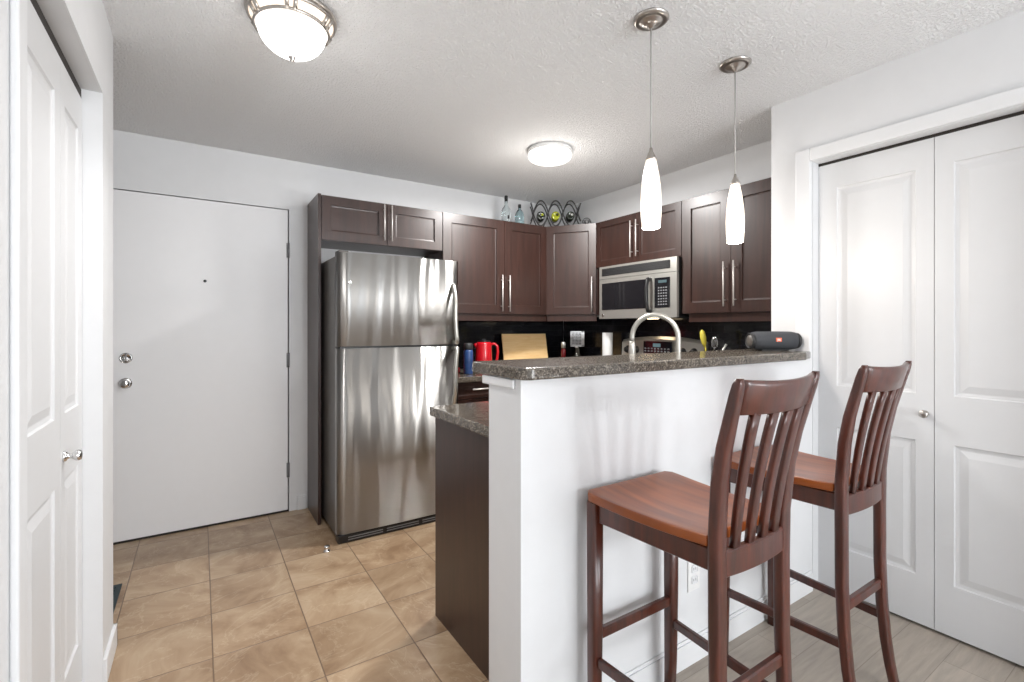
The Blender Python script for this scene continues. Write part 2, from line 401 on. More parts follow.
def text_bm(s, size, depth, mat4):
    cu = bpy.data.curves.new('t', 'FONT'); cu.body = s; cu.size = size; cu.extrude = depth; cu.align_x = 'CENTER'; cu.align_y = 'CENTER'
    o = bpy.data.objects.new('t', cu); COL.objects.link(o)
    dg = bpy.context.evaluated_depsgraph_get(); me = bpy.data.meshes.new_from_object(o.evaluated_get(dg))
    b = bmesh.new(); b.from_mesh(me); bmesh.ops.transform(b, matrix=mat4, verts=b.verts)
    bpy.data.objects.remove(o); bpy.data.curves.remove(cu); bpy.data.meshes.remove(me); return b
RX90 = Matrix.Rotation(PI/2, 4, 'X')      # z axis -> -y : things sticking out towards -y

# ------------------------------------------------------------------ the room
H = 2.45
XL, XR, XK, YW = -0.292, 2.535, 2.98, 3.65
YE = -0.30                                   # where the right closet block ends
b = box(-1.6, 3.2, 1.165, 3.9, -0.1, 0)
struct('floor', b, 'tile', 'square tan stone-look tiles on the entry and kitchen floor', 'floor')
b = bx(box(-0.292, 5.2, YB-0.1, 1.165, -0.1, 0), -1.6, -0.292, YB-0.1, 1.165, -0.1, 0)
struct('floor', b, 'plank', 'grey wood plank floor under the bar stools', 'floor')
struct('ceiling', box(-1.6, 5.2, YB-0.1, 3.9, H, H+0.1), 'ceiling', 'white textured ceiling', 'ceiling')
# back wall with the entry door opening
DX0, DX1, DZ = -0.430, 0.513, 2.10
b = box(-1.6, DX0-0.01, YW, YW+0.12, 0, H); bx(b, DX1+0.008, XK+0.12, YW, YW+0.12, 0, H); bx(b, DX0-0.01, DX1+0.008, YW, YW+0.12, DZ+0.006, H)
struct('wall_back', b, 'wall', 'white wall around the entry door and above the kitchen cabinets', 'wall')
struct('wall_far_left', box(-1.72, -1.6, 2.3, YW+0.12, 0, H), 'wall')
# left closet block: a wall with a recessed bifold closet
b = box(XL-0.12, XL, YB, 1.29, 0, H)
bx(b, XL-0.12, XL, 2.242, 2.485, 0, H)
bx(b, XL-0.12, XL, 1.29, 2.242, 2.125, H)
bx(b, -1.6, XL-0.12, 2.385, 2.485, 0, H)
struct('wall_left', b, 'wall', 'white wall around the left bifold closet', 'wall')
struct('wall_closet_back', box(-0.98, -0.90, 1.0, 2.385, 0, H), 'wall')
# right closet block
CY0, CY1, CZ = 0.258, 1.171, 2.10          # closet opening
b = box(XR, XR+0.10, CY1, 1.376, 0, H); bx(b, XR, XR+0.10, YE, CY0, 0, H); bx(b, XR, XR+0.10, CY0, CY1, CZ, H)
bx(b, XR+0.10, 3.10, 1.276, 1.376, 0, H)
bx(b, XR+0.10, 5.2, YE, YE+0.10, 0, H)
struct('wall_right', b, 'wall', 'white wall around the right bifold closet', 'wall')
struct('wall_closet_rear', box(3.10, 3.2, YE+0.10, 1.376, 0, H), 'wall')
struct('wall_kitchen_right', box(XK, XK+0.12, 1.376, YW+0.12, 0, H), 'wall', 'white kitchen wall behind the microwave cabinets', 'wall')
struct('wall_living_right', box(5.1, 5.2, YB, YE, 0, H), 'wall')
# window wall behind the camera
b = bmesh.new()
wins = [(0.65, 2.85), (3.6, 4.3)]; WZ0, WZ1 = 0.05, 2.2
xs = [-0.41, 0.65, 2.85, 3.6, 4.3, 5.2]
for i in (0, 2, 4): bx(b, xs[i], xs[i+1], YB-0.1, YB, 0, H)
for i in (1, 3): bx(b, xs[i], xs[i+1], YB-0.1, YB, 0, WZ0); bx(b, xs[i], xs[i+1], YB-0.1, YB, WZ1, H)
struct('wall_front', b, 'wall')
for i, (a, c) in enumerate(wins):
    e = bpy.data.objects.new('window_%d' % (i+1), None); COL.objects.link(e); e.location = ((a+c)/2, YB-0.05, WZ0); e['kind'] = 'structure'
    f = bmesh.new(); t = 0.05
    bx(f, a, a+t, YB-0.08, YB-0.02, WZ0, WZ1); bx(f, c-t, c, YB-0.08, YB-0.02, WZ0, WZ1)
    bx(f, a+t, c-t, YB-0.08, YB-0.02, WZ0, WZ0+t); bx(f, a+t, c-t, YB-0.08, YB-0.02, WZ1-t, WZ1)
    if c-a > 1.5:
        for k in (1, 2): bx(f, a+(c-a)*k/3-t/2, a+(c-a)*k/3+t/2, YB-0.08, YB-0.02, WZ0+t, WZ1-t)
    obj('window_frame', f, 'trim', e, e.location)
    obj('glass_pane', box(a+t, c-t, YB-0.053, YB-0.047, WZ0+t, WZ1-t), 'pane', e, e.location)

# the half wall carrying the bar top
BX0, BY0, BY1, BZ = 0.79, 1.165, 1.352, 1.13
struct('wall_bar', bx(box(BX0, XR-0.033, BY0, BY1, 0, BZ, bev=0.002), XR-0.04, XR-0.001, 1.245, BY1, 0, BZ), 'wall', 'white half wall under the raised bar top', 'half wall')
b = bmesh.new()
struct('trim_1', bx(bmesh.new(), BX0-0.009, BX0, BY0+0.03, BY1+0.03, 1.10, BZ-0.001, bev=0.004), 'trim', 'small white bracket trim under the left end of the bar top', 'trim')
def baseboard_y(name, x0, x1, y, h=0.10, s=-1):   # on a wall facing -y
    b = bx(bmesh.new(), x0, x1, y-0.011, y, 0, h-0.012, bev=0.001)
    bx(b, x0, x1, y-0.007, y, h-0.012, h, bev=0.002); return struct(name, b, 'trim')
baseboard_y('baseboard_bar', BX0, XR-0.034, BY0)
baseboard_y('baseboard_back', DX1+0.058, 0.63, YW)
# entry-door casing is flush drywall; only the narrow one on the hinge side shows
b = bx(bmesh.new(), XL-0.001, XL+0.012, 2.245, 2.497, 0, 0.09, bev=0.003); bx(b, XL-0.13, XL+0.012, 2.485, 2.497, 0, 0.09, bev=0.003)
struct('baseboard_left', b, 'trim')
b = bx(bmesh.new(), XR-0.012, XR, YE, CY0-0.062, 0, 0.10, bev=0.003)
struct('baseboard_right', b, 'trim')
# right closet casing
b = bmesh.new()
cw = 0.085
bx(b, XR-0.032, XR, CY1, CY1+0.068, 0, CZ+0.062, bev=0.005); bx(b, XR-0.032, XR, CY0-0.06, CY0, 0, CZ+0.062, bev=0.005)
bx(b, XR-0.032, XR, CY0, CY1, CZ, CZ+0.062, bev=0.005)
struct('trim_2', b, 'trim', 'white casing around the right bifold closet', 'trim')
# left closet casing (near side and head)
b = bmesh.new()
bx(b, XL, XL+0.013, 1.234, 1.288, 0, 2.185, bev=0.004)
bx(b, XL-0.115, -0.353, 1.29, 1.535, 0, 2.125)
struct('trim_3', b, 'trim', 'white casing at the near side of the left closet', 'trim')

# ------------------------------------------------------------------ doors
def knob(bm, loc, direction, r=0.026, length=0.055, rose=0.03):
    prof = [(rose, 0), (rose, 0.004), (rose*0.8, 0.008), (0.009, 0.010), (0.008, length*0.42), (r*0.62, length*0.5), (r*0.95, length*0.66), (r, length*0.8), (r*0.8, length*0.95), (r*0.3, length), (0, length)]
    d = Vector(direction).normalized(); q = Vector((0, 0, 1)).rotation_difference(d).to_matrix().to_4x4()
    return lathe(bm, prof, 24, loc, q)
d1 = bpy.data.objects.new('door_1', None); COL.objects.link(d1); d1.location = (DX0, YW, 0); d1['kind'] = 'structure'
d1['label'] = 'plain white entry door with two chrome locks on its left'; d1['category'] = 'door'
o = obj('door_leaf', box(DX0, DX1, YW+0.004, YW+0.045, 0.012, DZ, bev=0.0015), 'entry', d1, d1.location)
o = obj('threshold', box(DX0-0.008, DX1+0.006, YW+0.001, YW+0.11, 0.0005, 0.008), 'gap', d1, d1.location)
o = obj('door_jamb', bx(bx(box(DX0-0.01, DX1+0.008, YW+0.05, YW+0.12, DZ-0.02, DZ+0.006), DX0-0.01, DX0+0.02, YW+0.05, YW+0.12, 0.01, DZ-0.02), DX1-0.02, DX1+0.008, YW+0.05, YW+0.12, 0.01, DZ-0.02), 'gap', d1, d1.location)  # coloured dark so the gap round the leaf reads as shade
b = lathe(bmesh.new(), [(0.032, 0), (0.032, 0.008), (0.028, 0.012), (0.024, 0.012), (0.022, 0.009), (0, 0.009)], 28, (-0.37, YW+0.004, 1.101), RX90)
bx(b, -0.375, -0.365, YW-0.022, YW-0.005, 1.084, 1.118, bev=0.002)
obj('deadbolt', b, 'chrome', d1, d1.location)
obj('door_knob', knob(bmesh.new(), (-0.372, YW+0.004, 0.95), (0, -1, 0), 0.027, 0.06, 0.033), 'chrome', d1, d1.location)
obj('peephole', lathe(bmesh.new(), [(0.009, 0), (0.009, 0.004), (0.006, 0.005), (0, 0.004)], 16, (0.027, YW+0.004, 1.581), RX90), 'black', d1, d1.location)
for z in (1.82, 1.055, 0.29):
    b = lathe(bmesh.new(), [(0.006, -0.05), (0.006, 0.05)], 12, (DX1+0.003, YW-0.002, z)); bx(b, DX1-0.008, DX1+0.012, YW-0.004, YW+0.0035, z-0.05, z+0.05)
    obj('hinge', b, 'button', d1, d1.location)

def closet_leaf(w, z0, z1, sl, sr, splits=((0.22, 0.80), (1.0, 1.965)), t=0.033):
    b = bmesh.new()
    return paneled(b, 0.0007, w-0.0007, z0, z1, 0, t, [(sl, w-sr, splits[0][0], splits[0][1]), (sl, w-sr, splits[1][0], splits[1][1])], RP)
# right closet: faces -x ; local x runs towards -y
d2 = bpy.data.objects.new('door_2', None); COL.objects.link(d2); d2.location = (XR+0.055, CY1+0.002, 0); d2.rotation_euler = (0, 0, -PI/2); d2['kind'] = 'structure'
d2['label'] = 'white bifold closet door of two moulded panel leaves, behind the right stool'; d2['category'] = 'door'
obj('door_leaf', closet_leaf(0.453, 0.012, 2.085, 0.085, 0.062), 'door', d2)
lf = obj('door_leaf', closet_leaf(0.455, 0.012, 2.085, 0.062, 0.085), 'door', d2); lf.location = (0.454, 0, 0)
obj('door_knob', knob(bmesh.new(), (0.425, 0.0, 0.918), (0, -1, 0), 0.017, 0.036, 0.012), 'nickel', d2)
obj('door_track', box(0, 0.91, 0.002, 0.03, 2.088, 2.0995), 'gap', d2)  # dark strip painting the shade of the gap above the leaves
# left closet: faces +x ; local x runs towards +y
d3 = bpy.data.objects.new('door_3', None); COL.objects.link(d3); d3.location = (-0.348, 1.54, 0); d3.rotation_euler = (0, 0, PI/2); d3['kind'] = 'structure'
d3['label'] = 'white bifold closet door with a chrome knob beside the entry'; d3['category'] = 'door'
sp = ((0.20, 0.82), (1.02, 1.965))
obj('door_leaf', closet_leaf(0.384, 0.012, 2.085, 0.06, 0.063, sp), 'door', d3)
lf = obj('door_leaf', closet_leaf(0.315, 0.012, 2.085, 0.055, 0.06, sp), 'door', d3); lf.location = (0.385, 0, 0)
obj('door_knob', knob(bmesh.new(), (0.425, 0.0, 0.892), (0, -1, 0), 0.017, 0.044, 0.017), 'chrome', d3)
obj('door_track', box(0, 0.70, 0.002, 0.03, 2.09, 2.12), 'gap', d3)  # shade of the top gap, put in as a dark strip

# floor bits by the entry
b = box(-0.62, -0.325, 2.745, 3.068, 0.0005, 0.006, bev=0.001)
for k in range(9): bx(b, -0.60, -0.345, 2.765+k*0.033, 2.772+k*0.033, 0.006, 0.009)
solo('floor_register', b, 'vent', 'dark teal slotted floor vent by the left wall end', 'vent')
b = lathe(bmesh.new(), [(0.022, 0.0), (0.022, 0.003), (0.017, 0.010), (0.015, 0.022), (0.017, 0.026), (0.012, 0.031), (0, 0.032)], 20, (0.611, 2.884, 0.0))
solo('door_stop', b, 'chrome', 'small chrome door stop on the tiles beside the refrigerator', 'door stop')

# outlet on the half wall
t = thing('wall_outlet', 'white power outlet low on the half wall behind the left stool', 'outlet', (1.59, BY0, 0.275))
obj('cover_plate', box(1.555, 1.625, BY0-0.006, BY0-0.0005, 0.275, 0.392, bev=0.002), 'white', t, t.location)
for z in (0.303, 0.345):
    so = obj('socket', box(1.573, 1.607, BY0-0.009, BY0-0.006, z, z+0.028, bev=0.004), 'trim', t, t.location)
    so2 = obj('slot', bx(box(1.582, 1.584, BY0-0.0095, BY0-0.0085, z+0.010, z+0.020), 1.594, 1.596, BY0-0.0095, BY0-0.0085, z+0.010, z+0.020), 'black', so, (0, 0, 0))
    so2.location = -Vector(t.location)

# ------------------------------------------------------------------ kitchen wall cabinets
def bar_pull(x, z0, z1, y, r=0.0046):
    b = tube(bmesh.new(), [(x, y-0.028, z0), (x, y-0.028, z1)], r, 12)
    h = z1-z0
    for z in (z0+h*0.14, z1-h*0.14): tube(b, [(x, y-0.028, z), (x, y, z)], r*0.8, 8)
    return b
UZ = 2.15
AY = 3.31      # carcass front of the wall cabinets on the back wall
# tall side panel by the fridge
solo('side_panel', box(0.641, 0.661, 3.29, YW-0.001, 0, UZ+0.005), 'cab', 'tall dark brown panel at the left of the refrigerator', 'cabinet panel')
# over-fridge
c1 = thing('wall_cabinet', 'low two-door dark brown cabinet above the refrigerator', 'cabinet', (0.653, AY, 1.855))
obj('cabinet_body', box(0.662, 1.522, AY, YW-0.001, 1.855, UZ), 'cab', c1, c1.location)
for x0, x1, hx in ((0.664, 1.098, 1.073), (1.101, 1.520, 1.126)):
    d = obj('cabinet_door', shaker(x0, x1, 1.858, UZ-0.002, AY-0.0205), 'cab', c1, c1.location)
    obj('handle', bar_pull(hx, 1.885, 2.135, AY-0.02), 'handle', d, c1.location)
# tall pair
c2 = thing('wall_cabinet', 'tall two-door dark brown wall cabinet right of the refrigerator', 'cabinet', (1.525, AY, 1.335))
obj('cabinet_body', box(1.525, 2.508, AY, YW-0.001, 1.39, UZ), 'cab', c2, c2.location)
obj('light_rail', box(1.525, 2.508, AY-0.004, AY+0.016, 1.335, 1.3895), 'cab', c2, c2.location)
for x0, x1, hx in ((1.527, 2.068, 2.037), (2.071, 2.506, 2.107)):
    d = obj('cabinet_door', shaker(x0, x1, 1.393, UZ-0.002, AY-0.0205, s=0.07), 'cab', c2, c2.location)
    obj('handle', bar_pull(hx, 1.412, 1.705, AY-0.02), 'handle', d, c2.location)
# corner cabinet
P = Vector((2.511, 3.305, 0)); Q = Vector((2.768, 2.955, 0)); dv = Q-P; Lc = dv.length; rc = math.atan2(dv.y, dv.x)
c3 = thing('corner_cabinet', 'single-door diagonal dark wall cabinet in the kitchen corner', 'cabinet', (P.x, P.y, 1.335), rc)
Rm = Matrix.Rotation(-rc, 3, 'Z')
poly = [Rm @ (Vector(p)-P) for p in ((2.511, 3.312, 0), (2.773, 2.955, 0), (XK-0.001, 2.955, 0), (XK-0.001, YW-0.001, 0), (2.511, YW-0.001, 0))]
poly2 = [(p.x, p.y) for p in poly]
obj('cabinet_body', prism(bmesh.new(), poly2, 0.055, UZ-1.335), 'cab', c3)
obj('light_rail', box(0.005, Lc-0.003, -0.004, 0.014, 0.0, 0.0545), 'cab', c3)
d = obj('cabinet_door', shaker(0.004, Lc-0.004, 0.058, UZ-1.337, -0.0215), 'cab', c3)
obj('handle', bar_pull(Lc-0.035, 0.078, 0.368, -0.02), 'handle', d)
# on the right wall, facing -x (local x -> world -y)
BXF = 2.775
def bcab(name, label, ya, yb, z0, z1, hz, rail, hxs, s, split=None):
    t = thing(name, label, 'cabinet', (BXF, ya, z0 - (0.055 if rail else 0)), -PI/2); w_ = ya-yb; zb = 0.055 if rail else 0; hh = z1-z0
    obj('cabinet_body', box(0, w_, 0, XK-BXF-0.001, zb, zb+hh), 'cab', t)
    if rail: obj('light_rail', box(0.04, w_, 0.006, 0.026, 0, zb-0.0005), 'cab', t)
    m = split if split else w_/2
    for (x0, x1, hx) in ((0.002, m-0.0015, m-hxs), (m+0.0015, w_-0.002, m+hxs)):
        d = obj('cabinet_door', shaker(x0, x1, zb+0.003, zb+hh-0.002, -0.0205, s=s), 'cab', t)
        obj('handle', bar_pull(hx, zb+hz[0], zb+hz[1], -0.02), 'handle', d)
    return t
bcab('wall_cabinet', 'low two-door dark brown cabinet above the microwave', 2.953, 2.110, 1.772, UZ, (0.045, 0.32), False, 0.028, 0.05, split=0.43)
bcab('wall_cabinet', 'tall two-door dark cabinet right of the microwave behind the pendants', 2.108, 1.378, 1.375, UZ, (0.04, 0.32), True, 0.034, 0.07, split=0.362)

# backsplash tiles
b = box(1.53, XK-0.009, YW-0.008, YW-0.0005, 0.932, 1.389)
struct('wall_backsplash_back', b, 'splash', 'black tiled backsplash behind the cutting board', 'backsplash')
b = box(XK-0.008, XK-0.0005, 1.378, YW-0.01, 0.932, 1.374)
struct('wall_backsplash_right', b, 'splash', 'black tiled backsplash behind the range', 'backsplash')

# ------------------------------------------------------------------ refrigerator
FX0, FX1, FY = 0.680, 1.482, 2.92
f = thing('refrigerator', 'tall stainless steel top-freezer refrigerator with grey sides', 'refrigerator', (FX0, FY, 0))
obj('refrigerator_body', box(FX0+0.004, FX1-0.004, FY+0.075, 3.60, 0.03, 1.715, bev=0.004), 'greyside', f, f.location)
def fdoor(z0, z1):
    # slightly convex front with rounded left and right edges
    t = bmesh.new(); n = 28; prof = []
    for i in range(n+1):
        u = i/n; x = FX0+u*(FX1-FX0)
        e = min(u, 1-u)*(FX1-FX0)
        y = FY + 0.010*(2*u-1)**2
        if e < 0.022: y += 0.022-math.sqrt(max(0, 0.022**2-(0.022-e)**2))
        prof.append((x, y))
    pts = prof+[(FX1, FY+0.072), (FX0, FY+0.072)]
    f_ = t.faces.new([t.verts.new((x, y, z0)) for x, y in pts])
    r = bmesh.ops.extrude_face_region(t, geom=[f_])
    for v in r['geom']:
        if isinstance(v, bmesh.types.BMVert): v.co.z = z1
    bmesh.ops.recalc_face_normals(t, faces=t.faces)
    for q in t.faces: q.smooth = abs(q.normal.z) < 0.5 and q.calc_center_median().y < FY+0.04
    b = bmesh.new(); merge(b, t); return b
fd = obj('freezer_door', fdoor(1.170, 1.733), 'steel', f, f.location)
rd = obj('refrigerator_door', fdoor(0.052, 1.157), 'steel', f, f.location)
obj('door_gasket', box(FX0+0.02, FX1-0.02, FY+0.03, FY+0.074, 1.1572, 1.1698), 'black', f, f.location)
b = box(FX0+0.002, FX1-0.002, FY+0.004, FY+0.074, 0.001, 0.0505, bev=0.006)
tg_ = obj('toe_grille', b, 'black', f, f.location)
b = bmesh.new()
for k in range(2):
    for j in range(3): bx(b, FX0+0.06+j*0.235, FX0+0.27+j*0.235, FY+0.001, FY+0.006, 0.016+k*0.014, 0.021+k*0.014)
obj('slots', b, 'button', tg_, f.location)
obj('foot', box(FX0+0.05, FX1-0.05, FY+0.12, 3.5, 0.0, 0.0295), 'black', f, f.location)
b = bx(bmesh.new(), FX0+0.01, FX0+0.07, FY+0.03, FY+0.12, 1.7335, 1.745, bev=0.004)
obj('hinge_cover', b, 'greyside', f, f.location)
def fhandle(z0, z1):
    p = []
    for i in range(25):
        u = i/24; z = z0+(z1-z0)*u
        y = FY-0.002-0.055*min(1, math.sin(PI*u)**0.5*1.05)
        p.append((1.425, y, z))
    t = tube(bmesh.new(), p, 0.011, 12); return t
def fh(zend, zmid):    # arched grip: fixed far from the door gap, ends at the gap
    p = [(1.432, FY+0.008, zend)]
    n = 22
    for i in range(n+1):
        u = i/n; z = zend+(zmid-zend)*u
        y = FY+0.004-0.058*min(1.0, math.sin(min(1, u*2.6)*PI/2))
        p.append((1.432-0.012*math.sin(u*PI), y, z))
    p.append((1.432, FY+0.006, zmid))
    return tube(bmesh.new(), p, 0.0145, 12)
obj('handle', fh(1.570, 1.185), 'steel2', fd, f.location)
obj('handle', fh(0.760, 1.145), 'steel2', rd, f.location)
lg = obj('badge', lathe(bmesh.new(), [(0.014, 0), (0.014, 0.002), (0.012, 0.003), (0, 0.003)], 24, (0.751, FY+0.008, 1.556), RX90), 'chrome', fd, f.location)
obj('badge_letters', text_bm('GE', 0.014, 0.0004, Matrix.Translation((0.751, FY+0.0045, 1.556)) @ RX90), 'greyside', lg, f.location)

# ------------------------------------------------------------------ base cabinets and counters
CZ0, CZ1 = 0.89, 0.93
# back run
k1 = thing('base_cabinet', 'dark brown base cabinet with drawers right of the refrigerator', 'cabinet', (1.50, 3.05, 0))
obj('cabinet_body', bx(box(1.50, 2.95, 3.07, YW-0.001, 0.10, CZ0-0.001), 1.50, 2.95, 3.13, YW-0.001, 0.0, 0.10), 'cab', k1, k1.location)
for x0, x1 in ((1.502, 1.93), (1.933, 2.34)):
    d = obj('drawer', shaker(x0, x1, 0.77, 0.885, 3.05, s=0.025), 'cab', k1, k1.location)
    xm = (x0+x1)/2
    hb = tube(bmesh.new(), [(xm-0.08, 3.022, 0.838), (xm+0.08, 3.022, 0.838)], 0.006, 10)
    for s in (-0.055, 0.055): tube(hb, [(xm+s, 3.022, 0.838), (xm+s, 3.05, 0.838)], 0.004, 8)
    obj('handle', hb, 'handle', d, k1.location)
    d = obj('cabinet_door', shaker(x0, x1, 0.12, 0.765, 3.05), 'cab', k1, k1.location)
    obj('handle', bar_pull(x1-0.035, 0.50, 0.74, 3.05), 'handle', d, k1.location)
k2 = thing('base_cabinet', 'dark brown base cabinet between the range and the sink counter', 'cabinet', (2.36, 2.045, 0), -PI/2)
obj('cabinet_body', box(0, 0.66, 0.02, 0.60, 0.10, CZ0-0.001), 'cab', k2)
obj('cabinet_door', shaker(0.002, 0.20, 0.12, 0.885, 0, s=0.05), 'cab', k2)
b = prism(bmesh.new(), [(1.492, 3.03), (2.33, 3.03), (2.33, 2.815), (XK-0.009, 2.815), (XK-0.009, YW-0.009), (1.492, YW-0.009)], CZ0, CZ1, bev=0.006)
solo('countertop', b, 'granite', 'dark speckled worktop under the cutting board', 'countertop')
# sink side (peninsula)
k3 = thing('base_cabinet', 'dark brown base cabinet end beside the half wall', 'cabinet', (0.88, BY1+0.001, 0))
obj('end_panel', box(0.88, 0.898, BY1+0.001, 1.977, 0.0, CZ0-0.001), 'cab', k3, k3.location)
for i in range(3):
    x0 = 0.90+i*0.48
    obj('cabinet_door', paneled(bmesh.new(), -x0-0.477, -x0, 0.10, 0.885, -1.975, 0.02, [(-x0-0.417, -x0-0.06, 0.16, 0.825)], SH), 'cab', k3, None).location = (0, 0, 0)
for ch in k3.children:
    if ch.name.startswith('cabinet_door'):
        for v in ch.data.vertices: v.co = Vector((-v.co.x, -v.co.y, v.co.z))-Vector(k3.location)
obj('toe_kick', box(0.899, 2.34, 1.90, 1.915, 0, 0.099), 'cabdark', k3, k3.location)
b = bmesh.new()
sx0, sx1, sy0, sy1 = 1.50, 2.12, 1.56, 1.93
bx(b, 0.86, sx0, BY1+0.001, 2.0, CZ0, CZ1, bev=0.006); bx(b, sx1, XK-0.009, BY1+0.001, 2.0, CZ0, CZ1, bev=0.006)
bx(b, sx0-0.006, sx1+0.006, BY1+0.001, sy0, CZ0, CZ1, bev=0.003); bx(b, sx0-0.006, sx1+0.006, sy1, 2.0, CZ0, CZ1, bev=0.003)
solo('countertop', b, 'granite', 'lower speckled worktop behind the half wall, its end showing left of the bar', 'countertop')
t = thing('kitchen_sink', 'stainless steel sink set in the worktop behind the bar', 'sink', (1.81, 1.745, CZ1-0.16))
b = bmesh.new()
bx(b, sx0+0.002, sx1-0.002, sy0+0.002, sy1-0.002, 0.77, 0.775)
for a in ((sx0+0.002, sx0+0.006, sy0+0.002, sy1-0.002), (sx1-0.006, sx1-0.002, sy0+0.002, sy1-0.002), (sx0+0.002, sx1-0.002, sy0+0.002, sy0+0.006), (sx0+0.002, sx1-0.002, sy1-0.006, sy1-0.002)):
    bx(b, *a, 0.775, CZ1+0.002)
obj('basin', b, 'sinkdark', t, t.location)
b = bmesh.new()
for a in ((sx0-0.015, sx0+0.004, sy0-0.012, sy1+0.015), (sx1-0.004, sx1+0.015, sy0-0.012, sy1+0.015), (sx0-0.015, sx1+0.015, sy0-0.012, sy0+0.004), (sx0-0.015, sx1+0.015, sy1-0.004, sy1+0.015)):
    bx(b, *a, CZ1+0.0005, CZ1+0.006, bev=0.002)
obj('rim', b, 'steel2', t, t.location)
# bar top with rounded / chamfered ends
pts = [(0.775, 1.155), (0.785, 1.135), (0.805, 1.125), (2.375, 1.125), (2.498, 1.163), (2.5, 1.241), (XR-0.001, 1.243), (XR-0.001, 1.462), (0.80, 1.462), (0.782, 1.452), (0.775, 1.435)]
b = prism(bmesh.new(), pts, BZ+0.001, 1.168, bev=0.007)
solo('bar_countertop', b, 'granite', 'raised speckled stone-look bar top on the half wall', 'countertop')

# faucet
fc = thing('faucet', 'tall arched brushed steel kitchen faucet behind the bar', 'faucet', (1.955, 1.515, CZ1))
b = lathe(bmesh.new(), [(0.030, 0), (0.030, 0.006), (0.022, 0.012), (0.018, 0.05), (0.016, 0.07), (0, 0.07)], 24)
obj('faucet_base', b, 'steel2', fc)
sd = Vector((-0.10, 0.205, 0)); sl = sd.length; sd.normalize(); R_ = sl/2
pts = [(0, 0, 0.06), (0, 0, 0.15), (0, 0, 0.24)]
zc = 0.428-R_-0.012
for i in range(0, 21):
    a = PI-PI*i/20
    c = sd*(R_+R_*math.cos(a)); pts.append((c.x, c.y, zc+R_*math.sin(a)))
e_ = sd*sl
pts.append((e_.x, e_.y, zc-0.02)); 
obj('spout', tube(bmesh.new(), pts, 0.0125, 14), 'steel2', fc)
obj('spray_head', tube(bmesh.new(), [(e_.x, e_.y, zc-0.018), (e_.x, e_.y, zc-0.05), (e_.x, e_.y, zc-0.11), (e_.x, e_.y, zc-0.125)], 0.016, 16, radii=[0.014, 0.0175, 0.0195, 0.017]), 'steel2', fc)
obj('lever', tube(bmesh.new(), [(0.016, 0, 0.045), (0.045, 0, 0.055), (0.09, 0, 0.085)], 0.006, 8), 'steel2', fc)

# ------------------------------------------------------------------ range
SY0, SY1 = 2.048, 2.812
r = thing('range', 'stainless electric range with a raised control panel', 'stove', (2.33, SY1, 0), -PI/2)
W_ = SY1-SY0
obj('oven_body', box(0.002, W_-0.002, 0.03, 0.64, 0.03, 0.905), 'greyside', r)
od = obj('oven_door', box(0.006, W_-0.006, 0.0, 0.029, 0.22, 0.86, bev=0.004), 'steel2', r)
obj('oven_window', box(0.12, W_-0.12, -0.003, 0.0, 0.36, 0.70, bev=0.001), 'blackgloss', od)
obj('handle', tube(tube(tube(bmesh.new(), [(0.06, -0.045, 0.80), (W_-0.06, -0.045, 0.80)], 0.011, 12), [(0.1, -0.045, 0.80), (0.1, 0, 0.80)], 0.008), [(W_-0.1, -0.045, 0.80), (W_-0.1, 0, 0.80)], 0.008), 'steel2', od)
obj('storage_drawer', box(0.006, W_-0.006, 0.0, 0.029, 0.05, 0.21, bev=0.004), 'steel2', r)
ct = obj('cooktop', box(0.001, W_-0.001, -0.005, 0.565, 0.906, 0.935, bev=0.004), 'blackgloss', r)
for (x, y, rr) in ((0.2, 0.14, 0.10), (0.56, 0.14, 0.08), (0.2, 0.42, 0.08), (0.56, 0.42, 0.10)):
    bb = bmesh.new()
    for q in (rr, rr*0.75, rr*0.5, rr*0.25):
        tube(bb, [(x+q*math.cos(2*PI*i/28), y+q*math.sin(2*PI*i/28), 0.943) for i in range(28)], 0.0055, 6, closed=True)
    obj('burner', bb, 'black', ct)
# backguard: lofted in x with a crowned top
b = bmesh.new(); t = bmesh.new(); n = 24; rings = []
for i in range(n+1):
    u = i/n; x = 0.002+u*(W_-0.004)
    top = 1.183+0.032*math.sin(PI*u)**0.8
    yf = 0.57-0.012*math.sin(PI*u)
    rings.append([t.verts.new(p) for p in ((x, yf, 0.936), (x, yf+0.015, top-0.02), (x, yf+0.03, top), (x, 0.638, top), (x, 0.638, 0.936))])
for a, c in zip(rings, rings[1:]):
    for k in range(5): t.faces.new((a[k], a[(k+1) % 5], c[(k+1) % 5], c[k]))
t.faces.new(rings[0][::-1]); t.faces.new(rings[-1]); bmesh.ops.recalc_face_normals(t, faces=t.faces); merge(b, t)
bg = obj('backguard', b, 'steel2', r)
cp = obj('control_panel', prism(bmesh.new(), [(0.255, 0.552), (0.52, 0.552), (0.52, 0.56), (0.255, 0.56)], 1.085, 1.178), 'blackgloss', bg)
b = box(0.35, 0.42, 0.5495, 0.5515, 1.135, 1.162)
obj('clock', b, 'display', cp)
b = bmesh.new()
for i in range(8):
    for j in range(2): bx(b, 0.268+i*0.031, 0.284+i*0.031, 0.5495, 0.5515, 1.098+j*0.02, 1.108+j*0.02)
obj('buttons', b, 'button', cp)
for x in (0.07, 0.17, 0.60, 0.69):
    kb = lathe(bmesh.new(), [(0.033, 0), (0.030, 0.004), (0.024, 0.008), (0.022, 0.026), (0.018, 0.030), (0, 0.030)], 24, (x, 0.578, 1.105), RX90)
    bx(kb, x-0.003, x+0.003, 0.545, 0.550, 1.09, 1.12)
    obj('knob', kb, 'black', bg)

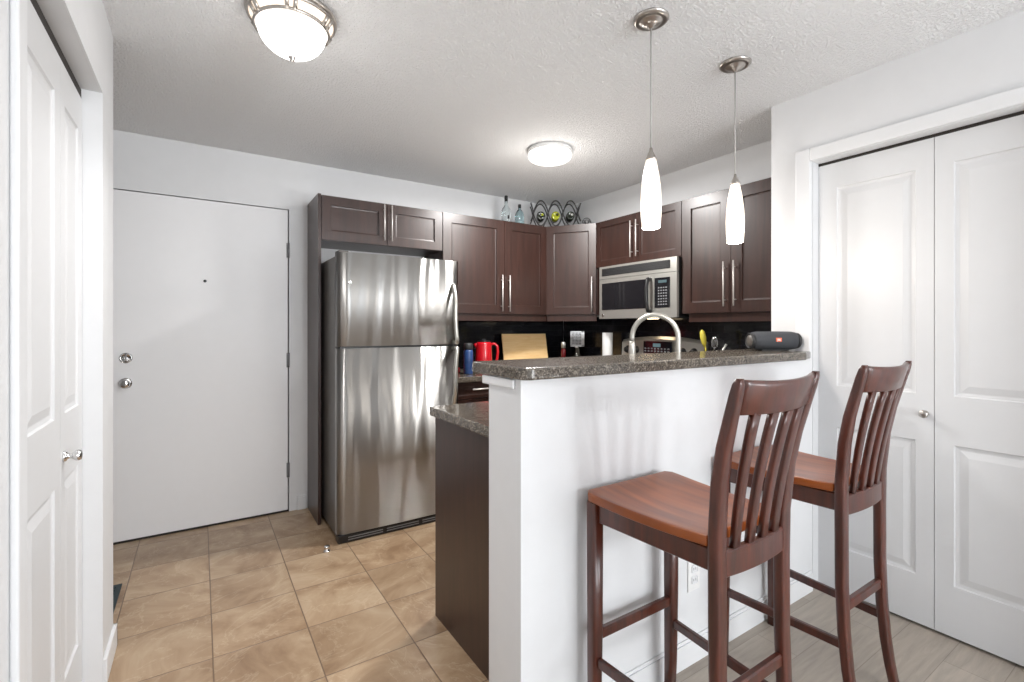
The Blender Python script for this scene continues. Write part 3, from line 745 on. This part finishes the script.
# ------------------------------------------------------------------ microwave (over the range)
MW = 0.752
m = thing('microwave', 'stainless over-the-range microwave with a black window', 'microwave', (2.70, 2.866, 1.352), -PI/2)
Dm = XK-2.70-0.002; Hm = 0.415
obj('microwave_body', box(0.002, MW-0.002, 0.035, Dm, 0.0, Hm, bev=0.003), 'black', m)
def bowfront(x0, x1, z0, z1, yf=0.0, yb=0.034, bow=0.012):
    t = bmesh.new(); n = 16; rings = []
    for i in range(n+1):
        u = i/n; x = x0+(x1-x0)*u; g = (x/MW)*2-1; y = yf+bow*g*g
        rings.append([t.verts.new(p) for p in ((x, y, z0), (x, y, z1), (x, yb, z1), (x, yb, z0))])
    for a, c in zip(rings, rings[1:]):
        for k in range(4): t.faces.new((a[k], a[(k+1) % 4], c[(k+1) % 4], c[k]))
    t.faces.new(rings[0][::-1]); t.faces.new(rings[-1]); bmesh.ops.recalc_face_normals(t, faces=t.faces)
    b = bmesh.new(); merge(b, t); return b
obj('vent_panel', bowfront(0, MW, 0.315, Hm), 'steel2', m)
vg = bowfront(0.035, 0.70, 0.340, 0.398, -0.003, 0.01)
for i in range(4):
    q = bowfront(0.04, 0.695, 0.347+i*0.013, 0.352+i*0.013, -0.006, 0.0); me = bpy.data.meshes.new('x'); q.to_mesh(me); q.free(); vg.from_mesh(me); bpy.data.meshes.remove(me)
obj('vent_grille', vg, 'blackmatte', m)
md = obj('microwave_door', bowfront(0, 0.565, 0.0, 0.312), 'steel2', m)
obj('window', bowfront(0.035, 0.515, 0.07, 0.280, -0.0035, 0.01), 'blackgloss', md)
p = [(0.532, 0.004, 0.045)]+[(0.532, -0.026-0.016*math.sin(PI*i/12), 0.05+0.225*i/12) for i in range(13)]+[(0.532, 0.004, 0.28)]
obj('handle', tube(bmesh.new(), p, 0.0135, 12), 'black', md)
cp = obj('control_panel', bowfront(0.567, MW, 0.0, 0.312), 'steel2', m)
kp = obj('keypad', bowfront(0.572, 0.70, 0.07, 0.280, -0.0035, 0.01), 'blackgloss', cp)
b = bmesh.new()
for i in range(4):
    for j in range(7): bx(b, 0.602+i*0.021, 0.614+i*0.021, -0.0025+0.012*((0.64/MW)*2-1)**2-0.003, 0.004, 0.088+j*0.0195, 0.097+j*0.0195)
obj('buttons', b, 'button', kp)
obj('display', bowfront(0.605, 0.675, 0.243, 0.262, -0.005, 0.0), 'display', kp)
bd = obj('badge', lathe(bmesh.new(), [(0.012, 0), (0.012, 0.002), (0, 0.003)], 20, (0.045, 0.010, 0.028), RX90), 'chrome', md)
obj('badge_letters', text_bm('GE', 0.012, 0.0004, Matrix.Translation((0.045, 0.0066, 0.028)) @ RX90), 'greyside', bd)
obj('task_lamp', box(0.33, 0.47, 0.10, 0.17, -0.006, -0.0005, bev=0.002), mk_emit('lit_task_lamp', (1, 0.78, 0.5, 1), 6.0), m)

# ------------------------------------------------------------------ things on the counters
Z0 = CZ1
t = thing('coffee_maker', 'red countertop appliance half hidden behind the refrigerator edge', 'coffee maker', (1.632, 3.42, Z0))
obj('base', box(-0.09, 0.06, -0.10, 0.10, 0.0005, 0.045, bev=0.015), 'red', t)
obj('tower', box(-0.09, 0.05, 0.03, 0.12, 0.045, 0.27, bev=0.02), 'red', t)
obj('head', lathe(bmesh.new(), [(0, -0.1), (0.045, -0.095), (0.058, -0.06), (0.06, 0.06), (0.05, 0.1), (0, 0.11)], 24, (-0.01, 0.0, 0.27), Matrix.Rotation(PI/2, 4, 'X')), 'red', t)
b = lathe(bmesh.new(), [(0.034, 0.0005), (0.036, 0.01), (0.036, 0.17), (0.032, 0.185)], 24)
t = thing('travel_flask', 'blue patterned cylinder flask beside the red appliance', 'flask', (1.70, 3.215, Z0))
obj('body', b, 'blue', t)
obj('lid', lathe(bmesh.new(), [(0.033, 0.1855), (0.035, 0.19), (0.035, 0.225), (0.028, 0.235), (0, 0.235)], 24), 'blackmatte', t)
t = thing('kettle', 'glossy red jug kettle left of the cutting board', 'kettle', (1.90, 3.33, Z0))
obj('body', lathe(bmesh.new(), [(0.068, 0.018), (0.072, 0.03), (0.066, 0.12), (0.061, 0.22), (0.058, 0.235), (0.0, 0.238)], 32), 'red', t)
obj('base', lathe(bmesh.new(), [(0.074, 0.0005), (0.076, 0.012), (0.07, 0.0175), (0, 0.0175)], 32), 'black', t)
obj('lid', lathe(bmesh.new(), [(0.05, 0.2385), (0.048, 0.246), (0.015, 0.25), (0.014, 0.26), (0, 0.262)], 24), 'black', t)
dx, dy = math.cos(-0.4), math.sin(-0.4)
hp = [(0.055, 0.215), (0.085, 0.222), (0.108, 0.205), (0.113, 0.16), (0.108, 0.10), (0.092, 0.065), (0.064, 0.06)]
obj('handle', tube(bmesh.new(), [(a*dx, a*dy, z) for a, z in hp], 0.011, 10), 'red', t)
obj('spout', tube(bmesh.new(), [(-0.045*dx, -0.045*dy, 0.19), (-0.075*dx, -0.075*dy, 0.222)], 0.014, 10, radii=[0.02, 0.01]), 'red', t)
# cutting board leaning on the backsplash
b = box(-0.225, 0.225, -0.009, 0.009, 0.0, 0.30, bev=0.006)
bmesh.ops.transform(b, matrix=Matrix.Rotation(math.radians(-12), 4, 'X'), verts=b.verts)
zm = min(v.co.z for v in b.verts)
bmesh.ops.translate(b, verts=b.verts, vec=(0, 0, -zm+0.0005))
o = obj('cutting_board', b, 'board'); o.location = (2.44, 3.50, Z0); o.rotation_euler = (0, 0, math.radians(-6))
tag(o, 'pale wooden cutting board leaning against the black backsplash', 'cutting board')
# small shaker, glass jar with steel turner
t = thing('spice_shaker', 'small clear shaker with red contents left of the utensil jar', 'shaker', (2.70, 3.31, Z0))
obj('body', lathe(bmesh.new(), [(0.0, 0.0005), (0.022, 0.001), (0.022, 0.15), (0.016, 0.165), (0.016, 0.17), (0, 0.17)], 20), plain('dark_red_spice', srgb(92, 20, 24), 0.2), t)
obj('cap', lathe(bmesh.new(), [(0.02, 0.1705), (0.02, 0.215), (0.012, 0.225), (0, 0.226)], 20), 'steel2', t)
t = thing('utensil_jar', 'clear glass utensil jar holding the steel turner', 'jar', (2.862, 3.31, Z0))
obj('body', lathe(bmesh.new(), [(0.050, 0.0005), (0.052, 0.01), (0.052, 0.17), (0.049, 0.17), (0.049, 0.012), (0, 0.012)], 28, cap=False), 'glass', t)
b = bmesh.new()
# perforated head: a steel frame with bars
hw, hz0, hz1 = 0.062, 0.165, 0.305
bx(b, -hw, hw, -0.002, 0.002, hz0, hz0+0.016); bx(b, -hw, hw, -0.002, 0.002, hz1-0.012, hz1)
bx(b, -hw, -hw+0.012, -0.002, 0.002, hz0, hz1); bx(b, hw-0.026, hw, -0.002, 0.002, hz0, hz1)
for i in range(7): bx(b, -hw+0.02+i*0.0125, -hw+0.0255+i*0.0125, -0.0012, 0.0012, hz0+0.01, hz1-0.008)
for i in range(8): bx(b, -hw+0.01, hw-0.02, -0.0015, 0.0015, hz0+0.02+i*0.0135, hz0+0.0245+i*0.0135)
tr = thing('turner', 'slotted steel turner standing head up in the glass jar', 'kitchen utensil', (2.862, 3.31, Z0+0.013), -TH-0.1)
obj('head', b, 'chrome', tr); obj('handle', box(-0.018, 0.006, -0.004, 0.004, 0.001, 0.166, bev=0.003), 'handle', tr)
t = thing('paper_towel_roll', 'white paper roll on a stand left of the range', 'paper towel', (2.86, 2.925, Z0))
obj('roll', lathe(bmesh.new(), [(0.042, 0.012), (0.043, 0.016), (0.043, 0.305), (0.042, 0.308), (0.014, 0.308), (0.012, 0.30)], 28), 'white', t)
obj('stand', lathe(bmesh.new(), [(0.058, 0.0005), (0.058, 0.008), (0.05, 0.0115), (0, 0.0115)], 28), 'black', t)
t = thing('utensil_crock', 'black utensil crock right of the range', 'crock', (2.80, 1.900, Z0))
obj('body', lathe(bmesh.new(), [(0.048, 0.0005), (0.052, 0.02), (0.052, 0.165), (0.047, 0.165), (0.045, 0.012), (0, 0.012)], 28, cap=False), 'black', t)
b = tube(bmesh.new(), [(-0.01, 0.02, 0.015), (-0.02, 0.038, 0.2), (-0.025, 0.045, 0.255)], 0.005, 8)
tube(b, [(-0.024, 0.044, 0.225), (-0.027, 0.047, 0.25), (-0.031, 0.052, 0.29), (-0.034, 0.056, 0.325), (-0.036, 0.058, 0.338)], 0.016, 12, radii=[0.006, 0.015, 0.019, 0.015, 0.004])
o = obj('kitchen_spoon', b, 'yellow'); o.location = (2.80, 1.90, Z0); tag(o, 'yellow spoon standing in the black crock right of the range', 'kitchen utensil')
b = bmesh.new()
tube(b, [(-0.015, 0.0, 0.015), (0.0, -0.004, 0.21)], 0.005, 8)
for k in range(4):
    a = k*PI/4; pts = []
    for i in range(15):
        s = i/14; rr = 0.026*math.sin(PI*s)**0.7; sgn = 1
        zz = 0.21+0.085*math.sin(PI*s/1.0)*1.0
        x = 0.027*math.cos(PI*(s))
        pts.append((0.005+x*math.cos(a)*math.sin(PI*s)**0.3, -0.008+x*math.sin(a)*math.sin(PI*s)**0.3, zz))
    tube(b, pts, 0.0012, 6)
o = obj('whisk', b, 'chrome'); o.location = (2.80, 1.90, Z0); tag(o, 'steel wire whisk standing in the black crock right of the range', 'kitchen utensil')
b = tube(bmesh.new(), [(0.015, -0.02, 0.02), (0.020, -0.037, 0.168), (0.030, -0.075, 0.245)], 0.005, 8, radii=[0.005, 0.005, 0.008])
o = obj('kitchen_tongs', b, 'steel2'); o.location = (2.80, 1.90, Z0); tag(o, 'steel handle leaning out to the right of the black crock', 'kitchen utensil')

# portable speaker on the bar
sp_ = thing('portable_speaker', 'dark grey cylindrical portable speaker lying on the bar top', 'speaker', (2.395, 1.29, 1.1685), -TH+math.radians(3))
RY = Matrix.Rotation(PI/2, 4, 'Y')
Ls, Rs = 0.113, 0.0455
prof = [(Rs*0.80, -Ls*0.97), (Rs*0.93, -Ls*0.93), (Rs, -Ls*0.75), (Rs*1.02, 0), (Rs, Ls*0.75), (Rs*0.93, Ls*0.93), (Rs*0.80, Ls*0.97)]
obj('body', lathe(bmesh.new(), prof, 40, (0, 0, Rs+0.004), RY), 'fabric', sp_)
for s in (-1, 1):
    q = [(Rs*0.80, 0), (Rs*0.86, 0.004), (Rs*0.84, 0.014), (Rs*0.78, 0.017), (Rs*0.74, 0.012), (Rs*0.70, 0.006), (Rs*0.3, 0.004), (0, 0.006)]
    ec = obj('end_cap', lathe(bmesh.new(), q, 36, (s*Ls*0.965, 0, Rs+0.004), Matrix.Rotation(s*PI/2, 4, 'Y')), 'blackmatte', sp_)
    obj('bass_radiator', lathe(bmesh.new(), [(Rs*0.64, 0.0), (Rs*0.62, 0.010), (Rs*0.3, 0.012), (0, 0.012)], 30, (s*(Ls*0.965+0.004), 0, Rs+0.004), Matrix.Rotation(s*PI/2, 4, 'Y')), 'greyside', sp_)
obj('foot', bx(box(-0.07, 0.07, -0.016, 0.016, 0.0, 0.007, bev=0.002), -0.03, 0.03, -0.018, 0.018, 0.0, 0.004), 'blackmatte', sp_)
zb = Rs+0.009
bdg = obj('badge', box(-0.014, 0.014, -Rs-0.0030, -Rs+0.003, zb-0.009, zb+0.010, bev=0.0015), 'orange', sp_)
obj('badge_letters', text_bm('JBL', 0.0145, 0.0004, Matrix.Translation((0, -Rs-0.0034, zb)) @ RX90), 'white', bdg)

# ------------------------------------------------------------------ on top of the cabinets
t = thing('glass_bottle', 'clear bottle with a black cap on top of the tall cabinet', 'bottle', (2.175, 3.43, UZ+0.0005))
obj('body', lathe(bmesh.new(), [(0.036, 0), (0.039, 0.006), (0.039, 0.115), (0.034, 0.135), (0.016, 0.16), (0.013, 0.17), (0.013, 0.205), (0, 0.205)], 28), 'glass', t)
obj('cap', lathe(bmesh.new(), [(0.0145, 0.2055), (0.0145, 0.245), (0.012, 0.248), (0, 0.248)], 20), 'black', t)
obj('label_print', box(-0.012, 0.006, -0.0415, -0.040, 0.045, 0.075), 'blackmatte', t)
t = thing('glass_bottle', 'small pale blue flask bottle on top of the tall cabinet', 'bottle', (2.312, 3.43, UZ+0.0005))
obj('body', lathe(bmesh.new(), [(0.036, 0), (0.04, 0.006), (0.04, 0.085), (0.036, 0.115), (0.022, 0.14), (0.012, 0.15), (0.012, 0.165), (0, 0.165)], 28), 'glassblue', t)
obj('cap', lathe(bmesh.new(), [(0.0135, 0.1655), (0.0135, 0.192), (0, 0.193)], 20), 'black', t)
# wine rack
wr = thing('wine_rack', 'black wire wine rack of crossing waves above the corner cabinet', 'wine rack', (2.60, 3.30, UZ+0.0005), -TH)
cell = 0.128; amp = 0.108; zc = 0.118
for yy in (-0.05, 0.07):
    b = bmesh.new()
    for ph in (0, PI):
        pts = []
        for i in range(61):
            u = -1.68+3.36*i/60; cc_ = math.cos(PI*u+ph); z = zc+amp*math.copysign(abs(cc_)**0.75, cc_)
            if abs(u) > 1.5: z += (abs(u)-1.5)*0.10*(1 if math.cos(PI*u+ph) > 0 else -0.0)
            pts.append((u*cell, yy, max(z, 0.006)))
        tube(b, pts, 0.0055, 8)
    obj('wave_frame', b, 'iron', wr)
for u in (-1.5, -0.5, 0.5, 1.5): obj('cross_bar', tube(bmesh.new(), [(u*cell, -0.05, zc), (u*cell, 0.07, zc)], 0.004, 8), 'iron', wr)
for u in (-1, 0, 1): obj('cross_bar', tube(bmesh.new(), [(u*cell, -0.05, zc-amp+0.002), (u*cell, 0.07, zc-amp+0.002)], 0.004, 8), 'iron', wr)
wine = [(0.0, 'wineyellow', 'winegreen', 'yellow-green bottle lying in the middle of the wine rack'),
        (-1.0, 'winegreen', 'wineyellow', 'dark bottle lying in the left of the wine rack'),
        (1.0, 'winegreen', 'foilwhite', 'dark bottle with pale foil in the right of the wine rack')]
def wbottle(x, z, mat, foil, label, ys=1.0):
    loc = Matrix.Translation((2.60, 3.30, UZ)) @ Matrix.Rotation(-TH, 4, 'Z') @ Vector((x, -0.06, z))
    t = thing('wine_bottle', label, 'bottle', loc, -TH)
    MX = Matrix.Rotation(-PI/2, 4, 'X')
    obj('body', lathe(bmesh.new(), [(0, 0.012), (0.022, 0.002), (0.033, 0.0), (0.036, 0.006), (0.036, 0.13), (0.028, 0.155), (0.014, 0.175), (0.013, 0.225), (0, 0.225)], 28, (0, 0, 0), MX), mat, t)
    obj('foil', lathe(bmesh.new(), [(0.0145, 0.226), (0.0145, 0.25), (0, 0.25)], 20, (0, 0, 0), MX), foil, t)
    obj('base_sticker', lathe(bmesh.new(), [(0.012, -0.0015), (0.012, 0.001), (0, 0.001)], 20, (0.012, 0, 0.008), MX), foil, t)
for u, m1, m2, lb in wine: wbottle(u*cell, zc-amp*0.62+0.045, m1, m2, lb)
loc = Matrix.Translation((2.60, 3.30, UZ)) @ Matrix.Rotation(-TH, 4, 'Z') @ Vector((2.03*cell, -0.085, 0.037))
t = thing('wine_bottle', 'black bottle lying low at the right end of the wine rack', 'bottle', loc, -TH-0.25)
obj('body', lathe(bmesh.new(), [(0, 0.012), (0.022, 0.002), (0.033, 0.0), (0.036, 0.006), (0.036, 0.13), (0.028, 0.155), (0.014, 0.175), (0.013, 0.22), (0, 0.22)], 28, (0, 0, 0), Matrix.Rotation(-PI/2, 4, 'X')), 'black', t)

# ------------------------------------------------------------------ lamps
def pendant(x, y, label):
    t = thing('pendant_lamp', label, 'pendant lamp', (x, y, H-0.0005), 0, 'pendant lamps over the bar')
    obj('canopy', lathe(bmesh.new(), [(0.066, 0), (0.066, -0.004), (0.060, -0.010), (0.050, -0.013), (0.046, -0.011), (0.040, -0.013), (0.034, -0.020), (0.024, -0.024), (0.012, -0.028), (0.008, -0.036), (0, -0.036)], 36), 'nickel', t)
    obj('cord', tube(bmesh.new(), [(0, 0, -0.03), (0, 0, -0.505)], 0.0028, 8), 'cord', t)
    cp_ = obj('socket_cap', lathe(bmesh.new(), [(0.005, -0.488), (0.007, -0.50), (0.014, -0.515), (0.020, -0.528), (0.020, -0.532), (0, -0.532)], 24), 'nickel', t)
    pr = [(0.017, -0.5325), (0.019, -0.534), (0.024, -0.56), (0.031, -0.60), (0.0365, -0.65), (0.0385, -0.70), (0.0375, -0.745), (0.034, -0.788), (0.031, -0.791), (0.0345, -0.745), (0.0355, -0.70), (0.0335, -0.65), (0.028, -0.60), (0.021, -0.56), (0.015, -0.536)]
    obj('lamp_shade', lathe(bmesh.new(), pr, 32, cap=False), 'shade', t)
    l = bpy.data.lights.new('pendant_bulb', 'POINT'); l.energy = 6.5; l.color = (1, 0.93, 0.85); l.shadow_soft_size = 0.03
    lo = bpy.data.objects.new('pendant_bulb', l); COL.objects.link(lo); lo.parent = t; lo.location = (0, 0, -0.82)
pendant(1.427, 1.229, 'slim white glass pendant, the left and nearer of the two over the bar')
pendant(1.984, 1.237, 'slim warm glass pendant, the right and farther of the two over the bar')
# ornate flush mount by the entry
fm = thing('flush_ceiling_lamp', 'bowl ceiling lamp with a pierced nickel ring near the entry', 'ceiling lamp', (0.287, 1.935, H-0.0005))
fm.scale = (0.94, 0.94, 1.0)
obj('mount_plate', lathe(bmesh.new(), [(0.15, 0), (0.165, -0.006), (0.168, -0.014), (0.160, -0.022), (0.0, -0.022)], 48), 'nickel', fm)
b = bmesh.new()
lathe(b, [(0.160, -0.0225), (0.163, -0.027), (0.157, -0.033), (0.152, -0.027)], 48, cap=False)
lathe(b, [(0.136, -0.052), (0.140, -0.060), (0.133, -0.066), (0.127, -0.060), (0.136, -0.052)], 48, cap=False)
for k in range(6):
    a = 2*PI*k/6+0.35
    for da in (-0.10, 0.10):
        tube(b, [(0.158*math.cos(a+da), 0.158*math.sin(a+da), -0.030), (0.136*math.cos(a+da), 0.136*math.sin(a+da), -0.060)], 0.0075, 8)
obj('pierced_ring', b, 'nickel', fm)
obj('ring_glass', lathe(bmesh.new(), [(0.154, -0.024), (0.131, -0.056), (0.128, -0.056), (0.150, -0.024)], 48, cap=False), 'ringglow', fm)
prof = [(0.126, -0.058)]
for i in range(1, 13):
    a = PI/2*i/12; prof.append((0.126*math.cos(a), -0.058-0.102*math.sin(a)))
obj('bowl', lathe(bmesh.new(), prof, 48), 'bowl', fm)
obj('finial', lathe(bmesh.new(), [(0.012, -0.158), (0.014, -0.165), (0.008, -0.169), (0.009, -0.175), (0, -0.181)], 20), 'nickel', fm)
l = bpy.data.lights.new('bowl_bulb', 'AREA'); l.shape = 'DISK'; l.size = 0.24; l.energy = 6; l.spread = 2.3; l.color = (1, 0.98, 0.96)
lo = bpy.data.objects.new('bowl_bulb', l); COL.objects.link(lo); lo.parent = fm; lo.location = (0, 0, -0.19)
l = bpy.data.lights.new('bowl_glow', 'POINT'); l.energy = 2.0; l.color = (1, 0.98, 0.96); l.shadow_soft_size = 0.13
lo = bpy.data.objects.new('bowl_glow', l); COL.objects.link(lo); lo.parent = fm; lo.location = (0, 0, -0.34)
# round drum in the kitchen
kl = thing('flush_ceiling_lamp', 'plain round white drum ceiling lamp over the kitchen', 'ceiling lamp', (1.925, 2.50, H-0.0005))
obj('base_ring', lathe(bmesh.new(), [(0.140, 0), (0.147, -0.004), (0.147, -0.022), (0.140, -0.026), (0, -0.026)], 48), 'white', kl)
obj('diffuser', lathe(bmesh.new(), [(0.138, -0.0265), (0.141, -0.04), (0.136, -0.058), (0.12, -0.068), (0.06, -0.073), (0, -0.074)], 48), 'drum', kl)
l = bpy.data.lights.new('drum_bulb', 'AREA'); l.shape = 'DISK'; l.size = 0.26; l.energy = 32; l.color = (1, 0.985, 0.97)
lo = bpy.data.objects.new('drum_bulb', l); COL.objects.link(lo); lo.parent = kl; lo.location = (0, 0, -0.08)
l = bpy.data.lights.new('drum_glow', 'POINT'); l.energy = 7; l.color = (1, 0.96, 0.9); l.shadow_soft_size = 0.13
lo = bpy.data.objects.new('drum_glow', l); COL.objects.link(lo); lo.parent = kl; lo.location = (0, 0, -0.42)

# ------------------------------------------------------------------ bar stools
def make_stool(label, loc):
    t = thing('bar_stool', label, 'bar stool', loc, 0, 'bar stools at the raised bar')
    ZS = 0.774
    # saddle seat, wider at the front
    n = 20; b = bmesh.new(); g = bmesh.new(); top = []; bot = []
    for j in range(n+1):
        v = j/n; y = -0.412*v; hw = 0.201-0.034*v**1.2
        e = 0.412*v
        if e < 0.02: hw -= 0.02-math.sqrt(max(0, 0.02**2-(0.02-e)**2))
        rt, rb = [], []
        for i in range(n+1):
            u = 2*i/n-1; x = u*hw
            z = ZS-0.012*(1-u*u)*math.sin(PI*v)-0.006*math.sin(PI*v)
            rt.append(g.verts.new((x, y, z))); rb.append(g.verts.new((x, y, z-0.027)))
        top.append(rt); bot.append(rb)
    for j in range(n):
        for i in range(n):
            g.faces.new((top[j][i], top[j+1][i], top[j+1][i+1], top[j][i+1])); g.faces.new((bot[j][i], bot[j][i+1], bot[j+1][i+1], bot[j+1][i]))
    for i in range(n):
        g.faces.new((top[0][i], top[0][i+1], bot[0][i+1], bot[0][i])); g.faces.new((top[n][i+1], top[n][i], bot[n][i], bot[n][i+1]))
        g.faces.new((top[i+1][0], top[i][0], bot[i][0], bot[i+1][0])); g.faces.new((top[i][n], top[i+1][n], bot[i+1][n], bot[i][n]))
    bmesh.ops.recalc_face_normals(g, faces=g.faces)
    rim = [e for e in g.edges if e.calc_face_angle(0) > 1.0]
    bmesh.ops.bevel(g, geom=rim, offset=0.004, segments=3, profile=0.5, affect='EDGES', clamp_overlap=True)
    for f_ in g.faces: f_.smooth = True
    merge(b, g)
    obj('seat', b, 'seat', t)
    for s in (-1, 1):
        obj('leg', loft(bmesh.new(), [(s*0.178, -0.026, 0.0, 0.032, 0.030), (s*0.180, -0.028, 0.12, 0.036, 0.034), (s*0.180, -0.030, 0.35, 0.040, 0.038), (s*0.180, -0.030, 0.745, 0.042, 0.040)]), 'stool', t)
        # rear leg running up as the back post, flaring a little outwards at the top
        sec = [(.150, -0.476, 0.0, .034, .024), (.149, -0.459, 0.09, .036, .027), (.148, -0.446, 0.18, .038, .028), (.148, -0.435, 0.30, .040, .029), (.148, -0.429, 0.45, .041, .030), (.148, -0.428, 0.65, .042, .030), (.150, -0.429, 0.78, .042, .030), (.156, -0.440, 0.91, .040, .030), (.163, -0.457, 1.0, .036, .029), (.169, -0.479, 1.08, .031, .027), (.173, -0.493, 1.13, .027, .026), (.175, -0.500, 1.155, .023, .022), (.176, -0.504, 1.168, .016, .013)]
        obj('leg', loft(bmesh.new(), [(s*x, y, z, wx, wy) for x, y, z, wx, wy in sec]), 'stool', t)
        obj('side_stretcher', sweep(bmesh.new(), [(s*0.178, -0.049, 0.254), (s*0.150, -0.424, 0.254)], 0.018, 0.030), 'stool', t)
        obj('apron', sweep(bmesh.new(), [(s*0.176, -0.051, 0.714), (s*0.150, -0.413, 0.714)], 0.018, 0.058), 'stool', t)
    obj('apron', box(-0.158, 0.158, -0.040, -0.022, 0.685, 0.744, bev=0.002), 'stool', t)
    obj('front_stretcher', sweep(bmesh.new(), [(-0.160, -0.030, 0.33), (0.160, -0.030, 0.33)], 0.020, 0.034), 'stool', t)
    obj('rear_stretcher', sweep(bmesh.new(), [(-0.128, -0.430, 0.372), (0.128, -0.430, 0.372)], 0.020, 0.034), 'stool', t)
    def arc(z, y0, bow, w, n=12):
        return [(-w+2*w*i/n, y0-bow*(1-(2*i/n-1)**2), z) for i in range(n+1)]
    obj('lower_rail', sweep(bmesh.new(), arc(0.705, -0.430, 0.010, 0.128), 0.022, 0.068), 'stool', t)
    b = bmesh.new(); g = bmesh.new(); rings = []; n = 16
    for i in range(n+1):
        u = 2*i/n-1; bow = 0.026*(1-u*u); dip = 0.007*(1-u*u)
        zt, zb_ = 1.165-dip, 1.080-dip*0.3
        ring = []
        for z, off in ((zb_, 0.008), (zb_+0.003, 0.010), (zt-0.012, 0.010), (zt-0.003, 0.007), (zt, 0.003), (zt, -0.003), (zt-0.003, -0.007), (zt-0.012, -0.010), (zb_+0.003, -0.010), (zb_, -0.008)):
            x = (0.158+(z-1.08)*0.07)*u
            yc = -0.481-(z-1.08)*0.24-bow; ring.append((x, yc+off, z))
        rings.append([g.verts.new(p) for p in ring])
    m_ = len(rings[0])
    for a, c in zip(rings, rings[1:]):
        for k in range(m_): g.faces.new((a[k], a[(k+1) % m_], c[(k+1) % m_], c[k]))
    g.faces.new(rings[0][::-1]); g.faces.new(rings[-1]); bmesh.ops.recalc_face_normals(g, faces=g.faces)
    for q in g.faces: q.smooth = True
    merge(b, g); obj('crest_rail', b, 'stool', t)
    for i in range(4):
        u = (i-1.5)/2.5; bw = 0.010*(1-u*u); bt = 0.026*(1-u*u)
        sec = []
        for k in range(8):
            q = k/7; z = 0.737+0.348*q
            sec.append(((0.148+0.021*q)*u, -0.430-bw-(0.051+bt-bw)*(0.55*q+0.45*q*q), z, .028+.004*q, .016))
        obj('slat', loft(bmesh.new(), sec), 'stool', t)
    return t
st = make_stool('brown wooden bar stool, the left and nearer of the two', (1.207, 1.135, 0))
def dup(root, loc, label):
    r_ = root.copy(); COL.objects.link(r_); r_.location = loc; r_['label'] = label
    for ch in list(root.children):
        c = ch.copy(); COL.objects.link(c); c.parent = r_
        for gch in ch.children:
            d = gch.copy(); COL.objects.link(d); d.parent = c
    return r_
dup(st, (1.900, 1.150, 0), 'brown wooden bar stool, the right one in front of the bifold closet')
